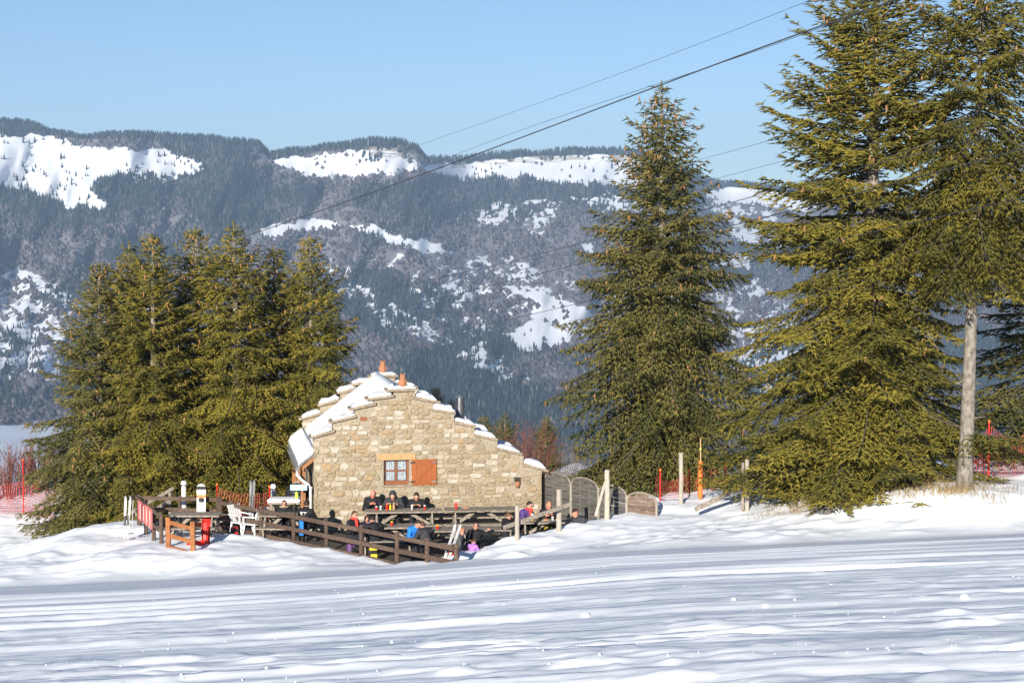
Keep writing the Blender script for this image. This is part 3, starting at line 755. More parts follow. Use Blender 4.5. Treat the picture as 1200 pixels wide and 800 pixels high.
def lay_stones(seed, zmin, w, inside, blocked):
    rng = random.Random(seed); out = []; z = zmin
    while z < 4.6:
        h = rng.choice([.09, .11, .13, .15, .18, .21]) * rng.uniform(.9, 1.15)
        u = -.01 + rng.uniform(-.1, .06)
        while u < UR:
            wd = h * rng.uniform(1.0, 2.9) if h < .14 else h * rng.uniform(.9, 1.9)
            dz = .05 * (float(fbm(np.array(u * .8), np.array(z * .5), 2, 200)) - .5)
            parts = [(u, z + dz, u + wd, z + h + dz)]
            if h > .16 and rng.random() < .3:
                m = z + dz + h * rng.uniform(.4, .6); parts = [(u, z + dz, u + wd, m - .006), (u, m + .006, u + wd, z + h + dz)]
            for (a, b, c, d) in parts:
                a = max(a, -.012); c = min(c, UR - .004)
                if c - a < .06 or rng.random() < .07: continue
                if inside(a, b, c, d) and not blocked(a, b, c, d): out.append((a, b, c, d))
            u += wd + rng.uniform(.01, .03)
        z += h + rng.uniform(.008, .022)
    return out
LIN = (gp(442, 532)[0], gp(487, 538.2)[1], gp(487, 532)[0], gp(442, 531.6)[1])
HOLE1 = (*gq(360, 258), *gq(388, 240)); HOLE2 = (*gq(997, 535), *gq(1024, 490))
def ov(r, a, b, c, d, m=.012): return not (c < r[0] - m or a > r[2] + m or d < r[1] - m or b > r[3] + m)
inside_front = lambda a, b, c, d: d < prof_z(a + .01) - .012 and d < prof_z(c - .01) - .012 and d < prof_z((a + c) / 2) - .012
blocked_front = lambda a, b, c, d: ov(WIN, a, b, c, d) or ov(LIN, a, b, c, d) or ov(HOLE1, a, b, c, d) or ov(HOLE2, a, b, c, d) or ov((WIN[0] - .09, WIN[1] - .1, WIN[2] + .1, WIN[1]), a, b, c, d)
stones = lay_stones(5, .12, 0, inside_front, blocked_front)
stones.sort(key=lambda s: -(s[2] - s[0]) * (s[3] - s[1]))
rs = random.Random(3); rest = MB()
for i, (a, b, c, d) in enumerate(stones):
    mb, (cu, cz), ar = stone_mesh(a, b, c, d, rs, rs.uniform(.02, .045))
    if i < 300:
        o = link('stone', mb.data('stone'), M['stone'], wall_front); o.location = Vector(hw(cu, 0, cz)) - HO
    else:
        q = hw(cu, 0, cz); rest.add([(v[0] + q[0], v[1] + q[1], v[2] + q[2]) for v in mb.v], mb.f)
if rest.v: kind(hb(rest, 'small_stones', 'stone', wall_front), 'stuff')
roof_line = lambda u: float(np.interp(u, [gq(167, 389)[0], gq(505, 140)[0], gq(640, 215)[0], UR], [gq(167, 389)[1], gq(505, 140)[1], gq(640, 190)[1], .95]))
rear = [s for s in lay_stones(9, 1.2, 0, inside_front, lambda *a: False) if s[3] > roof_line((s[0] + s[2]) / 2) + .05 and s[2] < 3.6]
for (a, b, c, d) in rear[:90]:
    mb, (cu, cz), ar = stone_mesh(a, b, c, d, rs, .03)
    o = link('stone', mb.data('stone'), M['stone'], wall_back); o.location = Vector(hw(cu, HL - .5, cz)) - HO
# cap slabs, each with its cushion of snow
def snow_pad(u0, z0, u1, z1, w0, w1, th, seed, name='snow', parent=None):
    nu, nw = 9, 5; V = []; F = []
    for top in (1, 0):
        for i in range(nu):
            for j in range(nw):
                s, t = i / (nu - 1), j / (nw - 1); e = min(s, 1 - s) * 4; g = min(t, 1 - t) * 3
                k = min(1, e) ** .5 * min(1, g + .25) ** .5
                h = th * (.35 + .65 * k) * (.6 + .8 * float(vnoise(np.array(s * 4.3 + seed * 3.7), np.array(t * 3 + seed), 7))) if top else -.004
                ins = .02 if not top else .035 * (1 - k)
                uu = u0 + (u1 - u0) * s; uu += ins * (1 if s < .5 else -1); ww = w0 + (w1 - w0) * t + ins * (1 if t < .5 else -1)
                V.append(hw(uu, ww, z0 + (z1 - z0) * s + h))
    idx = lambda k, i, j: k * nu * nw + i * nw + j
    for i in range(nu - 1):
        for j in range(nw - 1):
            F.append((idx(0, i, j), idx(0, i + 1, j), idx(0, i + 1, j + 1), idx(0, i, j + 1))); F.append((idx(1, i, j), idx(1, i, j + 1), idx(1, i + 1, j + 1), idx(1, i + 1, j)))
    for i in range(nu - 1):
        for j in (0, nw - 1): F.append((idx(0, i, j), idx(1, i, j), idx(1, i + 1, j), idx(0, i + 1, j)))
    for j in range(nw - 1):
        for i in (0, nu - 1): F.append((idx(0, i, j), idx(0, i, j + 1), idx(1, i, j + 1), idx(1, i, j)))
    return MB().add(V, F).build(name, M['snow_soft'], parent, smooth=True)
for gab, (w0, w1) in enumerate(((-.10, .60), (HL - .60, HL + .10))):
    for i, (a, b) in enumerate(caps):
        rr = random.Random(i * 7 + gab)
        mb = MB(); n = Vector((-(b[1] - a[1]), b[0] - a[0])); n.normalize()
        j = lambda: rr.uniform(-.02, .02)
        P = [(a[0] + j(), a[1]), (b[0] + j(), b[1]), (b[0] + j() - .01, b[1] - CT), (a[0] + j() + .01, a[1] - CT)]
        mb.prism(P, w0 + j(), w1 + j(), hfr(0))
        c = mb.build('cap_stone', M['cap'], house, bevel=.012)
        th = (.10 if i < 5 else .15) * rr.uniform(.6, 1.25)
        if i == 4: th = .075
        snow_pad(a[0] + rr.uniform(.02, .09), a[1], b[0] - rr.uniform(.02, .08), b[1], w0 + (rr.uniform(.03, .12) if i != 4 else .12), w1 - .04, th, i + 10 * gab, 'snow', c)
# roof: ridge, two slopes, boards, snow
RU, RZ = gq(505, 128); EU, EZ = gq(113, 432)
sl = (RZ - EZ) / (RU - EU)
ru2, rz2 = UR + .05, caps[10][1][1] - .30
mb = MB(); t = .07
mb.prism([(EU, EZ - .02), (-.002, EZ + sl * (-EU) - .02), (-.002, EZ + sl * (-EU) - .02 - t), (EU, EZ - .02 - t)], -.02, HL + .02, hfr(0))
mb.prism([(-.001, EZ + sl * (-EU) - .02), (RU, RZ - .02), (RU, RZ - .02 - t), (-.001, EZ + sl * (-EU) - .02 - t)], .503, HL - .503, hfr(0))
mb.prism([(RU + .001, RZ - .02), (ru2, rz2), (ru2, rz2 - t), (RU + .001, RZ - .02 - t)], .503, HL - .503, hfr(0))
roof = mb.build('roof', M['slate'], house)
def slope_snow(ua, za, ub, zb, w0, w1, th, nu, nw, seed):
    V = []; F = []
    for k in (0, 1):
        for i in range(nu):
            for j in range(nw):
                s, q = i / (nu - 1), j / (nw - 1); u = ua + (ub - ua) * s; w = w0 + (w1 - w0) * q
                edge = min(1, (s * (nu - 1)) / 2 + .45) * min(1, q * (nw - 1) / 2 + .6) * min(1, (1 - q) * (nw - 1) / 2 + .6)
                h = th * edge * (.8 + .4 * float(fbm(np.array(u * 1.3), np.array(w * 1.1), 3, seed))) if k == 0 else -.015
                V.append(hw(u, w, za + (zb - za) * s + h))
    idx = lambda k, i, j: k * nu * nw + i * nw + j
    for i in range(nu - 1):
        for j in range(nw - 1):
            F.append((idx(0, i, j), idx(0, i + 1, j), idx(0, i + 1, j + 1), idx(0, i, j + 1))); F.append((idx(1, i, j), idx(1, i, j + 1), idx(1, i + 1, j + 1), idx(1, i + 1, j)))
    for i in range(nu - 1):
        for j in (0, nw - 1): F.append((idx(0, i, j), idx(1, i, j), idx(1, i + 1, j), idx(0, i + 1, j)))
    for j in range(nw - 1):
        for i in (0, nu - 1): F.append((idx(0, i, j), idx(0, i, j + 1), idx(1, i, j + 1), idx(1, i, j)))
    return MB().add(V, F)
zc = EZ + sl * (-EU)
slope_snow(EU - .06, EZ - sl * .06, -.012, zc - .008, -.05, HL + .03, .17, 8, 30, 31).build('snow', M['snow_soft'], roof, smooth=True)
slope_snow(-.010, zc - .006, RU, RZ, .505, HL - .505, .16, 16, 24, 31).build('snow', M['snow_soft'], roof, smooth=True)
slope_snow(RU, RZ, ru2, rz2 + .02, .505, HL - .505, .16, 16, 20, 33).build('snow', M['snow_soft'], roof, smooth=True)
# eave: overlapping slates, gutter, fascia, rafters, posts, downpipe
for k in range(14):
    w = -.05 + k * (HL + .1) / 14; rr = random.Random(k)
    MB().prism([(EU - .11, EZ - .10 - rr.uniform(0, .03)), (EU + .18, EZ + .10), (EU + .18, EZ + .06), (EU - .10, EZ - .16 - rr.uniform(0, .03))], w, w + (HL + .1) / 14 - .015, hfr(0)).build('eave_slate', M['slate'], roof)
MB().tube([hw(EU - .10, -.04, EZ - .20), hw(EU - .10, HL, EZ - .20)], .055, 8).build('gutter', M['slate'], house)
MB().prism([(EU + .04, EZ - .07), (-.004, zc - .10), (-.004, zc - .26), (EU + .04, EZ - .23)], .02, .07, hfr(0)).build('barge_board', M['timber'], house)
for w in (.9, 2.2, 3.5, 4.8):
    MB().prism([(EU + .04, EZ - .10), (-.004, zc - .11), (-.004, zc - .22), (EU + .04, EZ - .20)], w, w + .09, hfr(0)).build('rafter', M['timber'], roof)
for w, u in ((.25, -.30), (2.9, -.30), (5.6, -.30)):
    MB().prism([(u - .06, -.1), (u + .06, -.1), (u + .06, zc + sl * u - .10), (u - .06, zc + sl * u - .18)], w, w + .12, hfr(0)).build('porch_post', M['timber'], house)
MB().prism([(-.34, zc - .36), (-.26, zc - .36), (-.26, zc - .27), (-.34, zc - .27)], .38, HL - .1, hfr(0)).build('porch_beam', M['timber'], house)
dp = [gq(92, 462), gq(98, 478), gq(118, 500), gq(146, 520), gq(154, 535), gq(155, 660)]
MB().tube([hw(EU - .10, .0, EZ - .24)] + [hw(u, -.08, z) for u, z in dp[1:-1]] + [hw(dp[-1][0], -.08, .02)], .042, 10).build('downpipe', M['pipe_white'], house, smooth=True)
for z in (.5, 1.3): MB().lathe(hw(dp[-1][0], -.08, z), [(.055, 0), (.055, .05)], 10).build('pipe_clip', M['pipe_white'], house)
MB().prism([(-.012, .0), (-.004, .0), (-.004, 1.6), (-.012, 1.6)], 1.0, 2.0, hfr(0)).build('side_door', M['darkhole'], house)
# flue
fu, fz = gq(774, 250); fx, fy, _ = hw(fu + .02, 1.6, 0); fz = gp(539, 492)[1] - .25; ftop = at(539, 463, 53.8)[2]
fc = at(539, 463, 53.8)
fl = MB().lathe((fc[0], fc[1], fz), [(.15, 0), (.15, ftop - fz - .30), (.15, ftop - fz - .29), (.15, ftop - fz - .25), (.135, ftop - fz - .24), (.135, ftop - fz - .06)], 20).build('flue', M['steel'], house, smooth=False)
for k in range(4):
    a = k * math.pi / 2 + .4; MB().tube([(fc[0] + .11 * math.cos(a), fc[1] + .11 * math.sin(a), ftop - .07), (fc[0] + .11 * math.cos(a), fc[1] + .11 * math.sin(a), ftop + .0)], .01, 5).build('cowl_strut', M['steel'], fl)
MB().lathe((fc[0], fc[1], ftop - .01), [(.17, 0), (.17, .015), (.05, .05)], 20).build('flue_cowl', M['steel'], fl)
# lintel, window, shutter, beam end, niche shade as a dark plate
wu0, wz0, wu1, wz1 = WIN
MB().prism([(LIN[0], LIN[1]), (LIN[2], LIN[1]), (LIN[2], LIN[3]), (LIN[0], LIN[3])], -.045, .12, hfr(0)).build('lintel', M['lintel'], house, bevel=.008)
MB().prism([(wu0 - .05, wz0 - .055), (wu1 + .06, wz0 - .055), (wu1 + .06, wz0 - .004), (wu0 - .05, wz0 - .004)], -.05, .10, hfr(0)).build('window_sill', M['cap'], house, bevel=.006)
win = thing('window', '', '', (0, 0, 0)); del win['label']; del win['category']; win.parent = house
def wbox(a, b, c, d, w0, w1, name, m, parent=win): return MB().prism([(a, b), (c, b), (c, d), (a, d)], w0, w1, hfr(0)).build(name, M[m], parent)
fw = .055; d0, d1 = .10, .16
wbox(wu0 + .004, wz0, wu0 + fw, wz1, d0, d1, 'frame_stile', 'oak'); wbox(wu1 - fw, wz0, wu1 - .004, wz1, d0, d1, 'frame_stile', 'oak')
wbox(wu0 + fw, wz1 - fw, wu1 - fw, wz1 - .003, d0, d1, 'frame_rail', 'oak'); wbox(wu0 + fw, wz0 + .002, wu1 - fw, wz0 + .11, d0, d1, 'frame_rail', 'oak')
um, zm = (wu0 + wu1) / 2, (wz0 + .11 + wz1 - fw) / 2
wbox(um - .022, wz0 + .11, um + .022, wz1 - fw, d0 + .004, d1 - .006, 'mullion', 'oak')
for a, b in ((wu0 + fw, um - .022), (um + .022, wu1 - fw)):
    wbox(a, zm - .018, b, zm + .018, d0 + .006, d1 - .008, 'glazing_bar', 'oak')
    for c, d in ((wz0 + .11, zm - .018), (zm + .018, wz1 - fw)): wbox(a, c, b, d, d0 + .025, d0 + .031, 'pane', 'glass')
    cv = MB(); n = 14
    for k in range(n + 1):
        s = a + .004 + (b - a - .008) * k / n; ww = d1 + .03 + .012 * math.sin(k * 1.9)
        cv.v += [hw(s, ww, wz0 + .115), hw(s, ww, wz1 - fw - .005)]
    cv.f = [(2 * k, 2 * k + 2, 2 * k + 3, 2 * k + 1) for k in range(n)]
    cv.build('curtain', M['lace'], win)
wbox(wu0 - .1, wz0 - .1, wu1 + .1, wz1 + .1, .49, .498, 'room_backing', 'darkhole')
s0 = gp(482.2, 537.8); s1 = gp(511.5, 567.3); su0, su1, sz0, sz1 = s0[0], s1[0], s1[1], s0[1]
sh = thing('shutter', '', '', (0, 0, 0)); del sh['label']; del sh['category']; sh.parent = house
nb = 5
for k in range(nb):
    a = su0 + (su1 - su0) * k / nb; b = su0 + (su1 - su0) * (k + 1) / nb - .006
    wbox(a, sz0, b, sz1, -.085, -.060, 'board', 'shutter', sh)
wbox(su0 + .02, sz0 + .06, su1 - .02, sz0 + .17, -.108, -.086, 'ledge', 'shutter', sh); wbox(su0 + .02, sz1 - .14, su1 - .02, sz1 - .04, -.108, -.086, 'ledge', 'shutter', sh)
q0 = Vector(hw(su0 + .13, -.097, sz0 + .18)); q1 = Vector(hw(su1 - .14, -.097, sz1 - .15))
MB().bar(q0, q1, .022, .09, up=(HG.x * -.6, HG.y * -.6, .8)).build('brace', M['shutter'], sh)
for z in (sz0 + .11, sz1 - .09):
    wbox(su0 - .05, z - .02, su0 + .10, z + .02, -.114, -.109, 'hinge', 'iron', sh); wbox(su1 - .16, z - .02, su1 - .015, z + .02, -.114, -.109, 'hinge_plate', 'slate', sh)
wbox(HOLE1[0], HOLE1[1], HOLE1[2], HOLE1[3], -.012, .004, 'beam_end', 'oak', house)
wbox(HOLE2[0], (HOLE2[1] + HOLE2[3]) / 2, HOLE2[2], HOLE2[3], -.010, .004, 'niche_shade', 'darkhole', house)  # flat plate, the niche's inner shade is put into its dark colour
for o in win.children: pass
for e in (win, sh): e.location = (0, 0, 0)
# terracotta owls on the two apex slabs
def owl(loc, label):
    t = thing('terracotta_owl', label, 'figurine', loc, 0, None)
    MB().lathe(loc, [(.075, 0), (.10, .05), (.115, .14), (.10, .22), (.075, .26), (.088, .31), (.075, .37), (.03, .405)], 14).build('body', M['terracotta'], t, smooth=True)
    for s in (-1, 1):
        MB().tube([(loc[0] + s * .05, loc[1], loc[2] + .38), (loc[0] + s * .062, loc[1], loc[2] + .44)], [.028, .004], 6).build('ear_tuft', M['terracotta'], t)
        MB().lathe((loc[0] + s * .105, loc[1], loc[2] + .06), [(.012, 0), (.03, .06), (.025, .14), (.008, .19)], 8).build('wing', M['terracotta'], t, smooth=True)
    MB().tube([(loc[0], loc[1] - .08, loc[2] + .32), (loc[0], loc[1] - .115, loc[2] + .30)], [.02, .003], 6).build('beak', M['terracotta'], t)
cu = (caps[4][0][0] + caps[4][1][0]) / 2; cz_ = (caps[4][0][1] + caps[4][1][1]) / 2
owl(hw(cu + .02, .12, cz_ + .035), 'terracotta owl on the front gable apex slab'); owl(hw(cu + .02, HL - .15, cz_ + .04), 'terracotta owl on the rear gable apex slab')
tn = hw((HOLE2[0] + HOLE2[2]) / 2, -.02, HOLE2[1] + .02)
tp = thing('terracotta_wall_pot', 'small terracotta pot fixed in a niche low on the gable right of the window', 'pot', tn)
MB().lathe((tn[0], tn[1] - .04, tn[2]), [(.05, 0), (.075, .10), (.08, .15), (.07, .16)], 12).build('bowl', M['terracotta'], tp, smooth=True)
MB().lathe((tn[0], tn[1] - .04, tn[2] + .15), [(.088, 0), (.088, .03), (.06, .035)], 12).build('rim', M['terracotta'], tp)
# ------------------------------------------------------------------ terrace: fences, tables, gear
M['fence'] = noisy('brown_fence_wood', (.055, .035, .026), (.125, .082, .060), 7, .8, .5, stretch=(2, 2, 2), rnd=.15)
M['greywood'] = noisy('weathered_grey_wood', (.15, .125, .10), (.29, .25, .205), 6, .85, .5, stretch=(2, 2, 2), rnd=.14)
M['palewood'] = noisy('pale_grey_post', (.26, .23, .19), (.42, .38, .32), 6, .85, .4, stretch=(5, 5, 1), rnd=.1)
M['orangewood'] = noisy('orange_stained_wood', (.20, .07, .022), (.33, .13, .045), 6, .7, .4, rnd=.1)
M['weave'] = noisy('grey_woven_slat', (.075, .068, .06), (.145, .135, .12), 5, .85, .4, stretch=(1, 1, 6), rnd=.2)
M['weave_brown'] = noisy('brown_woven_slat', (.10, .068, .048), (.175, .125, .09), 5, .85, .4, stretch=(1, 1, 6), rnd=.2)
M['rednet'] = plain('red_plastic_net', (.38, .045, .035), .5, .25)
M['orange'] = plain('orange_plastic', (.75, .16, .03), .45, .08)
M['red'] = plain('red_plastic', (.52, .022, .015), .35, .08)
M['banner'] = noisy('faded_red_banner', (.50, .11, .10), (.62, .17, .15), 5, .8)
M['white_pl'] = plain('white_plastic', (.66, .66, .65), .4, .04)
M['blue_board'] = plain('pale_blue_board', (.30, .50, .60), .5, .05)
M['black'] = plain('black_plastic', (.02, .02, .022), .45, .2)
M['silver'] = plain('grey_ski', (.40, .40, .40), .35, .12, 4)
M['yellow'] = plain('yellow_nylon', (.62, .48, .03), .6, .1)
M['purple'] = plain('purple_nylon', (.12, .05, .16), .6, .2)
M['beer'] = plain('beer', (.62, .36, .05), .2, .1)
M['paper'] = plain('paper', (.72, .70, .66), .8, .06)
M['lime'] = plain('lime_plastic', (.50, .62, .08), .5, .08)

def fence(name, label, pts, rails, postw=.10, m='fence', group=None, rail_w=.035, rail_h=.12, post_mats=None):
    """pts: (x, y, z_bottom, z_top); rails: height fractions from z0 = ground"""
    t = thing(name, label, 'fence', pts[0][:2] + (pts[0][2],), 0, group)
    rr = random.Random(len(pts))
    for i, (x, y, z0, z1) in enumerate(pts):
        mb = MB(); q = rr.uniform(-.01, .01)
        mb.tube([(x, y, z0 - .25), (x + q, y, z1 - .03), (x + q, y, z1)], [postw * .62, postw * .60, postw * .45], 8)
        mb.build('post', M[m], t)
    for (h0, h1) in rails:
        for a, b in zip(pts[:-1], pts[1:]):
            d = Vector((b[0] - a[0], b[1] - a[1], 0)).normalized(); nrm = Vector((d.y, -d.x, 0)) * (postw * .62 + rail_w / 2 + .002)
            if nrm.y > 0: nrm = -nrm
            e = d * .06
            MB().bar(Vector((a[0], a[1], h0)) + nrm - e, Vector((b[0], b[1], h1 if h1 is not None else h0)) + nrm + e * .0 - d * .012, rail_w, rail_h).build('rail', M[m], t, bevel=.006)
    return t
def by_top(px, py, ztop): D = (CAMZ - ztop) * FPX / (py - 285) ; return (xat(px, D), D)
front = []
for px, py in [(256, 584.7), (269, 587.3), (304, 594.3), (342, 601), (381, 608.6), (422, 616.5), (464, 625), (500, 632), (534, 639)]:
    x, y = by_top(px, py, .98); front.append((x, y, 0.0, .98))
fence('rail_fence', 'dark brown three rail fence running along the front of the terrace', front, [(.86, None), (.50, None), (.14, None)])
q = [by_top(159.7, 580.5, .98), by_top(168, 587, .98), by_top(177, 594, .98), by_top(186, 601.5, .98)]
fence('rail_fence', 'short brown fence carrying the red banner by the ski stand', [(x, y, 0, .98) for x, y in q], [(.90, None), (.48, None)])
q = [(xat(161, 52.8), 52.8), (xat(208, 52.6), 52.6), (xat(253.5, 52.4), 52.4)]
fence('rail_fence', 'level brown and grey rail fence behind the orange gate', [(x, y, 0, .98) for x, y in q], [(.90, None), (.56, None), (.22, None)])
# banner on the short fence
a = Vector((*by_top(163, 586, .93), .0)); b = Vector((*by_top(180, 598, .93), .0)); d = (b - a).normalized(); nrm = Vector((-d.y, d.x, 0));
if nrm.x > 0: nrm = -nrm
nrm = Vector((d.y, -d.x, 0)); nrm = nrm if nrm.x < 0 else -nrm
bn = thing('red_banner', 'faded red banner with pale stripes hung on the short brown fence', 'banner', a)
P = []; n = 9
for i in range(n + 1):
    p = a + (b - a) * i / n + nrm * (.11 + .015 * math.sin(i * 1.7)); P += [(p.x, p.y, .92), (p.x, p.y, .34 + .02 * math.sin(i * 2.1))]
o = MB().add(P, [(2 * i, 2 * i + 2, 2 * i + 3, 2 * i + 1) for i in range(n)]).build('cloth', M['banner'], bn)
o.modifiers.new('thick', 'SOLIDIFY').thickness = .006
for i in (2, 4, 6, 8):
    p = a + (b - a) * i / n + nrm * .135; MB().bar((p.x, p.y, .42), (p.x, p.y, .86), .008, .03, up=d).build('stripe', M['paper'], bn)
# orange gate
g0 = Vector((*by_top(194, 607.5, .97), 0)); g1 = Vector((*by_top(223, 612.5, .97), 0))
gt = thing('wooden_gate', 'orange stained wooden gate at the snow bank', 'gate', g0)
for p in (g0, g1): MB().bar((p.x, p.y, -.1), (p.x, p.y, .97), .13, .13, up=(1, 0, 0)).build('post', M['orangewood'], gt, bevel=.01)
for z in (.82, .45, .12): MB().bar((g0.x + .07, g0.y - .03, z), (g1.x - .07, g1.y - .03, z - .03), .04, .12).build('rail', M['orangewood'], gt, bevel=.006)
# grey stair handrail going down behind
hr = thing('stair_handrail', 'weathered grey double handrail sloping down under the spruces', 'handrail', (xat(201, 54.5), 54.5, 0))
A = at(203, 572, 54.3); B = at(118, 622, 57.0); A2 = at(203, 584, 54.3); B2 = at(125, 632, 57.0)
for p, q_ in ((A, B), (A2, B2)): MB().bar(p, q_, .05, .11).build('rail', M['greywood'], hr)
for s in (.05, .5, .95):
    p = A + (B - A) * s; MB().bar((p[0], p[1] + .06, p[2] - 1.0), (p[0], p[1] + .06, p[2] + .06), .08, .08, up=(1, 0, 0)).build('post', M['greywood'], hr)
# pale posts and sloping rail by the right hand table
pr = thing('handrail', 'pale grey post and sloping rail beside the right hand table', 'handrail', (xat(606, 46.8), 46.8, .5))
A = at(606, 592, 46.8); B = at(655, 573, 47.9)
MB().tube([(A[0], A[1], gz(A[0], A[1]) - .3), tuple(A)], [.065, .06], 10).build('post', M['palewood'], pr, smooth=False)
MB().tube([(B[0], B[1], gz(B[0], B[1]) - .3), tuple(B)], [.075, .07], 10).build('post', M['palewood'], pr)
MB().bar(at(590, 618, 46.7), at(669, 590, 47.75), .05, .11).build('rail', M['greywood'], pr)
def pole(name, label, cat, px, top, D, r, m, group=None, extra=None):
    x = xat(px, D); z0 = gz(x, D); t = thing(name, label, cat, (x, D, z0), 0, group)
    zt_ = at(px, top, D)[2]; MB().tube([(x, D, z0 - .3), (x + .01, D, (z0 + zt_) / 2), (x, D, zt_ - .02), (x, D, zt_)], [r * 1.05, r, r * .97, r * .6], 10).build('shaft', M[m], t)
    return t, x, z0, zt_
t, x, z0, z1 = pole('propped_post', 'tall pale post with a slanting prop in front of the woven panels', 'post', 712, 550, 49.0, .075, 'palewood')
MB().bar((x - .32, 49.05, z0 + .1), (x - .05, 49.02, z1 - .35), .05, .07).build('prop', M['palewood'], t)
t, x, z0, z1 = pole('wooden_post', 'square pale post standing alone beside the orange padded pole', 'post', 799, 531, 50.5, .065, 'palewood')
MB().box((x - .075, 50.42, z1 - .002), (x + .075, 50.58, z1 + .02)).build('top_cap', M['palewood'], t)
t, x, z0, z1 = pole('piste_pole', 'bamboo piste pole with an orange padded lower half', 'pole', 822, 513, 51.0, .022, 'lintel')
MB().lathe((x, 51.0, z0 + .05), [(.06, 0), (.07, .03), (.07, 1.0), (.05, 1.1)], 12).build('padding', M['orange'], t)
MB().lathe((x, 51.0, z1 - .35), [(.028, 0), (.028, .06)], 10).build('green_tape', M['lime'], t)
t, x, z0, z1 = pole('wooden_post', 'double grey post half hidden at the left skirt of the huge bushy spruce', 'post', 877, 538, 48.5, .06, 'palewood')
MB().bar((x - .12, 48.5, z0 - .1), (x - .12, 48.5, z1 - .08), .07, .07, up=(1, 0, 0)).build('side_post', M['greywood'], t)
pb = thing('fallen_rail', 'grey rail slanting from the snow to the double post', 'plank', at(816, 596, 48.6))
pbo = MB().bar(at(814, 597, 48.4), at(884, 563, 48.3), .05, .13); pbo.build('board', M['greywood'], pb, bevel=.008)
e_ = at(884, 563, 48.3); MB().lathe((e_[0] - .06, e_[1] - .05, e_[2] + .0), [(.012, 0), (.012, .05)], 6).build('bolt', M['iron'], pb)

# woven panels
def panel(a, b, ztop, zside, label, m, post_m='weave'):
    a = Vector((*a, 0)); b = Vector((*b, 0)); d = b - a; L = d.length; d.normalize(); nrm = Vector((d.y, -d.x, 0))
    zb = -.05; t = thing('woven_panel', label, 'fence panel', (a.x, a.y, 0), 0, 'arched woven panels beside the terrace')
    arch = lambda s: zside + (ztop - zside) * math.sqrt(max(0, 1 - (2 * s - 1) ** 2))
    for s in (.0, 1.0):
        p = a + d * (L * s); MB().bar((p.x, p.y, zb), (p.x, p.y, zside + .02), .05, .05, up=d).build('stile', M['palewood'], t)
    P = [a + d * (L * s) + Vector((0, 0, arch(s))) for s in np.linspace(0, 1, 13)]
    MB().tube(P, .03, 6).build('arch_rail', M['greywood'], t)
    for s in (.33, .67):
        p = a + d * (L * s); MB().bar((p.x, p.y, zb + .1), (p.x, p.y, arch(s) - .02), .012, .03, up=d).build('batten', M['greywood'], t)
    n = int((ztop) / .125) + 1; rr = random.Random(int(a.x * 100))
    for k in range(n):
        z = .06 + k * .125
        ss = [s for s in np.linspace(.02, .98, 49) if arch(s) > z + .03]
        if len(ss) < 5: continue
        s0_, s1_ = ss[0], ss[-1]; mb = MB(); N = 7
        F = []; V = []
        for i in range(N):
            s = s0_ + (s1_ - s0_) * i / (N - 1); off = .018 * math.sin(math.pi * (3 * s + k)) ; p = a + d * (L * s) + nrm * off
            for dz, dn in ((-.057, -.006), (-.057, .006), (.057, .006), (.057, -.006)):
                V.append((p.x + nrm.x * dn, p.y + nrm.y * dn, z + dz))
        for i in range(N - 1):
            for j in range(4): F.append((4 * i + j, 4 * i + (j + 1) % 4, 4 * i + 4 + (j + 1) % 4, 4 * i + 4 + j))
        F += [(0, 1, 2, 3), (4 * N - 4, 4 * N - 3, 4 * N - 2, 4 * N - 1)]
        mb.add(V, F).build('slat', M[m], t)
PX = [(622, 54.2), (638, 53.7), (669.6, 52.3), (702, 51.0), (735.5, 50.0), (771, 49.3)]
TOPS = [551.5, 554, 560, 568.5, 577]
PLAB = ['narrow brown woven panel against the end of the stone house', 'grey arched woven panel next to the narrow brown one', 'middle grey arched woven panel of the row', 'grey arched woven panel right behind the propped post', 'brownish arched woven panel at the snow end of the row']
for k in range(5):
    (p0, D0), (p1, D1) = PX[k], PX[k + 1]; Dm = (D0 + D1) / 2; zt_ = at((p0 + p1) / 2, TOPS[k], Dm)[2]
    panel((xat(p0 + .4, D0), D0), (xat(p1 - .2, D1), D1), zt_, zt_ - .24, PLAB[k], 'weave_brown' if k in (0, 4) else 'weave')

# picnic tables
def picnic_parts(t, L=2.15, W=.74, H=.76, bench=(True, True), m='greywood'):
    pw = W / 4
    for k in range(4): MB().box((-L / 2, -W / 2 + k * pw, H - .045), (L / 2, -W / 2 + (k + 1) * pw - .012, H)).build('plank', M[m], t, bevel=.004, org=(0, 0, 0))
    for s, on in zip((-1, 1), bench):
        if not on: continue
        for k in range(2): MB().box((-L / 2, s * (W / 2 + .30) - .145 + k * .15, .415), (L / 2, s * (W / 2 + .30) - .01 + k * .15, .455)).build('bench_plank', M[m], t, bevel=.004, org=(0, 0, 0))
    for x in (-L * .36, L * .36):
        for s in (-1, 1): MB().bar((x, s * .22, H - .05), (x, s * (W / 2 + .25), 0), .045, .10, up=(0, 1, 0)).build('leg', M[m], t, org=(0, 0, 0))
        MB().bar((x + .05, -(W / 2 + .44) * (1 if bench[0] else .4), .36), (x + .05, (W / 2 + .44) * (1 if bench[1] else .4), .36), .045, .10).build('cross_beam', M[m], t, org=(0, 0, 0))
        MB().bar((x + (.05 if x < 0 else -.05), 0, .36), (x * .15, 0, H - .06), .045, .09).build('brace', M[m], t, org=(0, 0, 0))
TF = -.015
def table_at(px, D, rz, label, L=2.15, **kw):
    t = thing('picnic_table', label, 'table', (xat(px, D), D, TF), rz, 'picnic tables on the terrace'); picnic_parts(t, L, **kw); return t
hz_ = math.atan2(HG.y, HG.x)
T1 = table_at(472.5, 51.05, hz_ * .6, 'grey picnic table against the gable under the window, three people behind it', 2.25, H=.80)
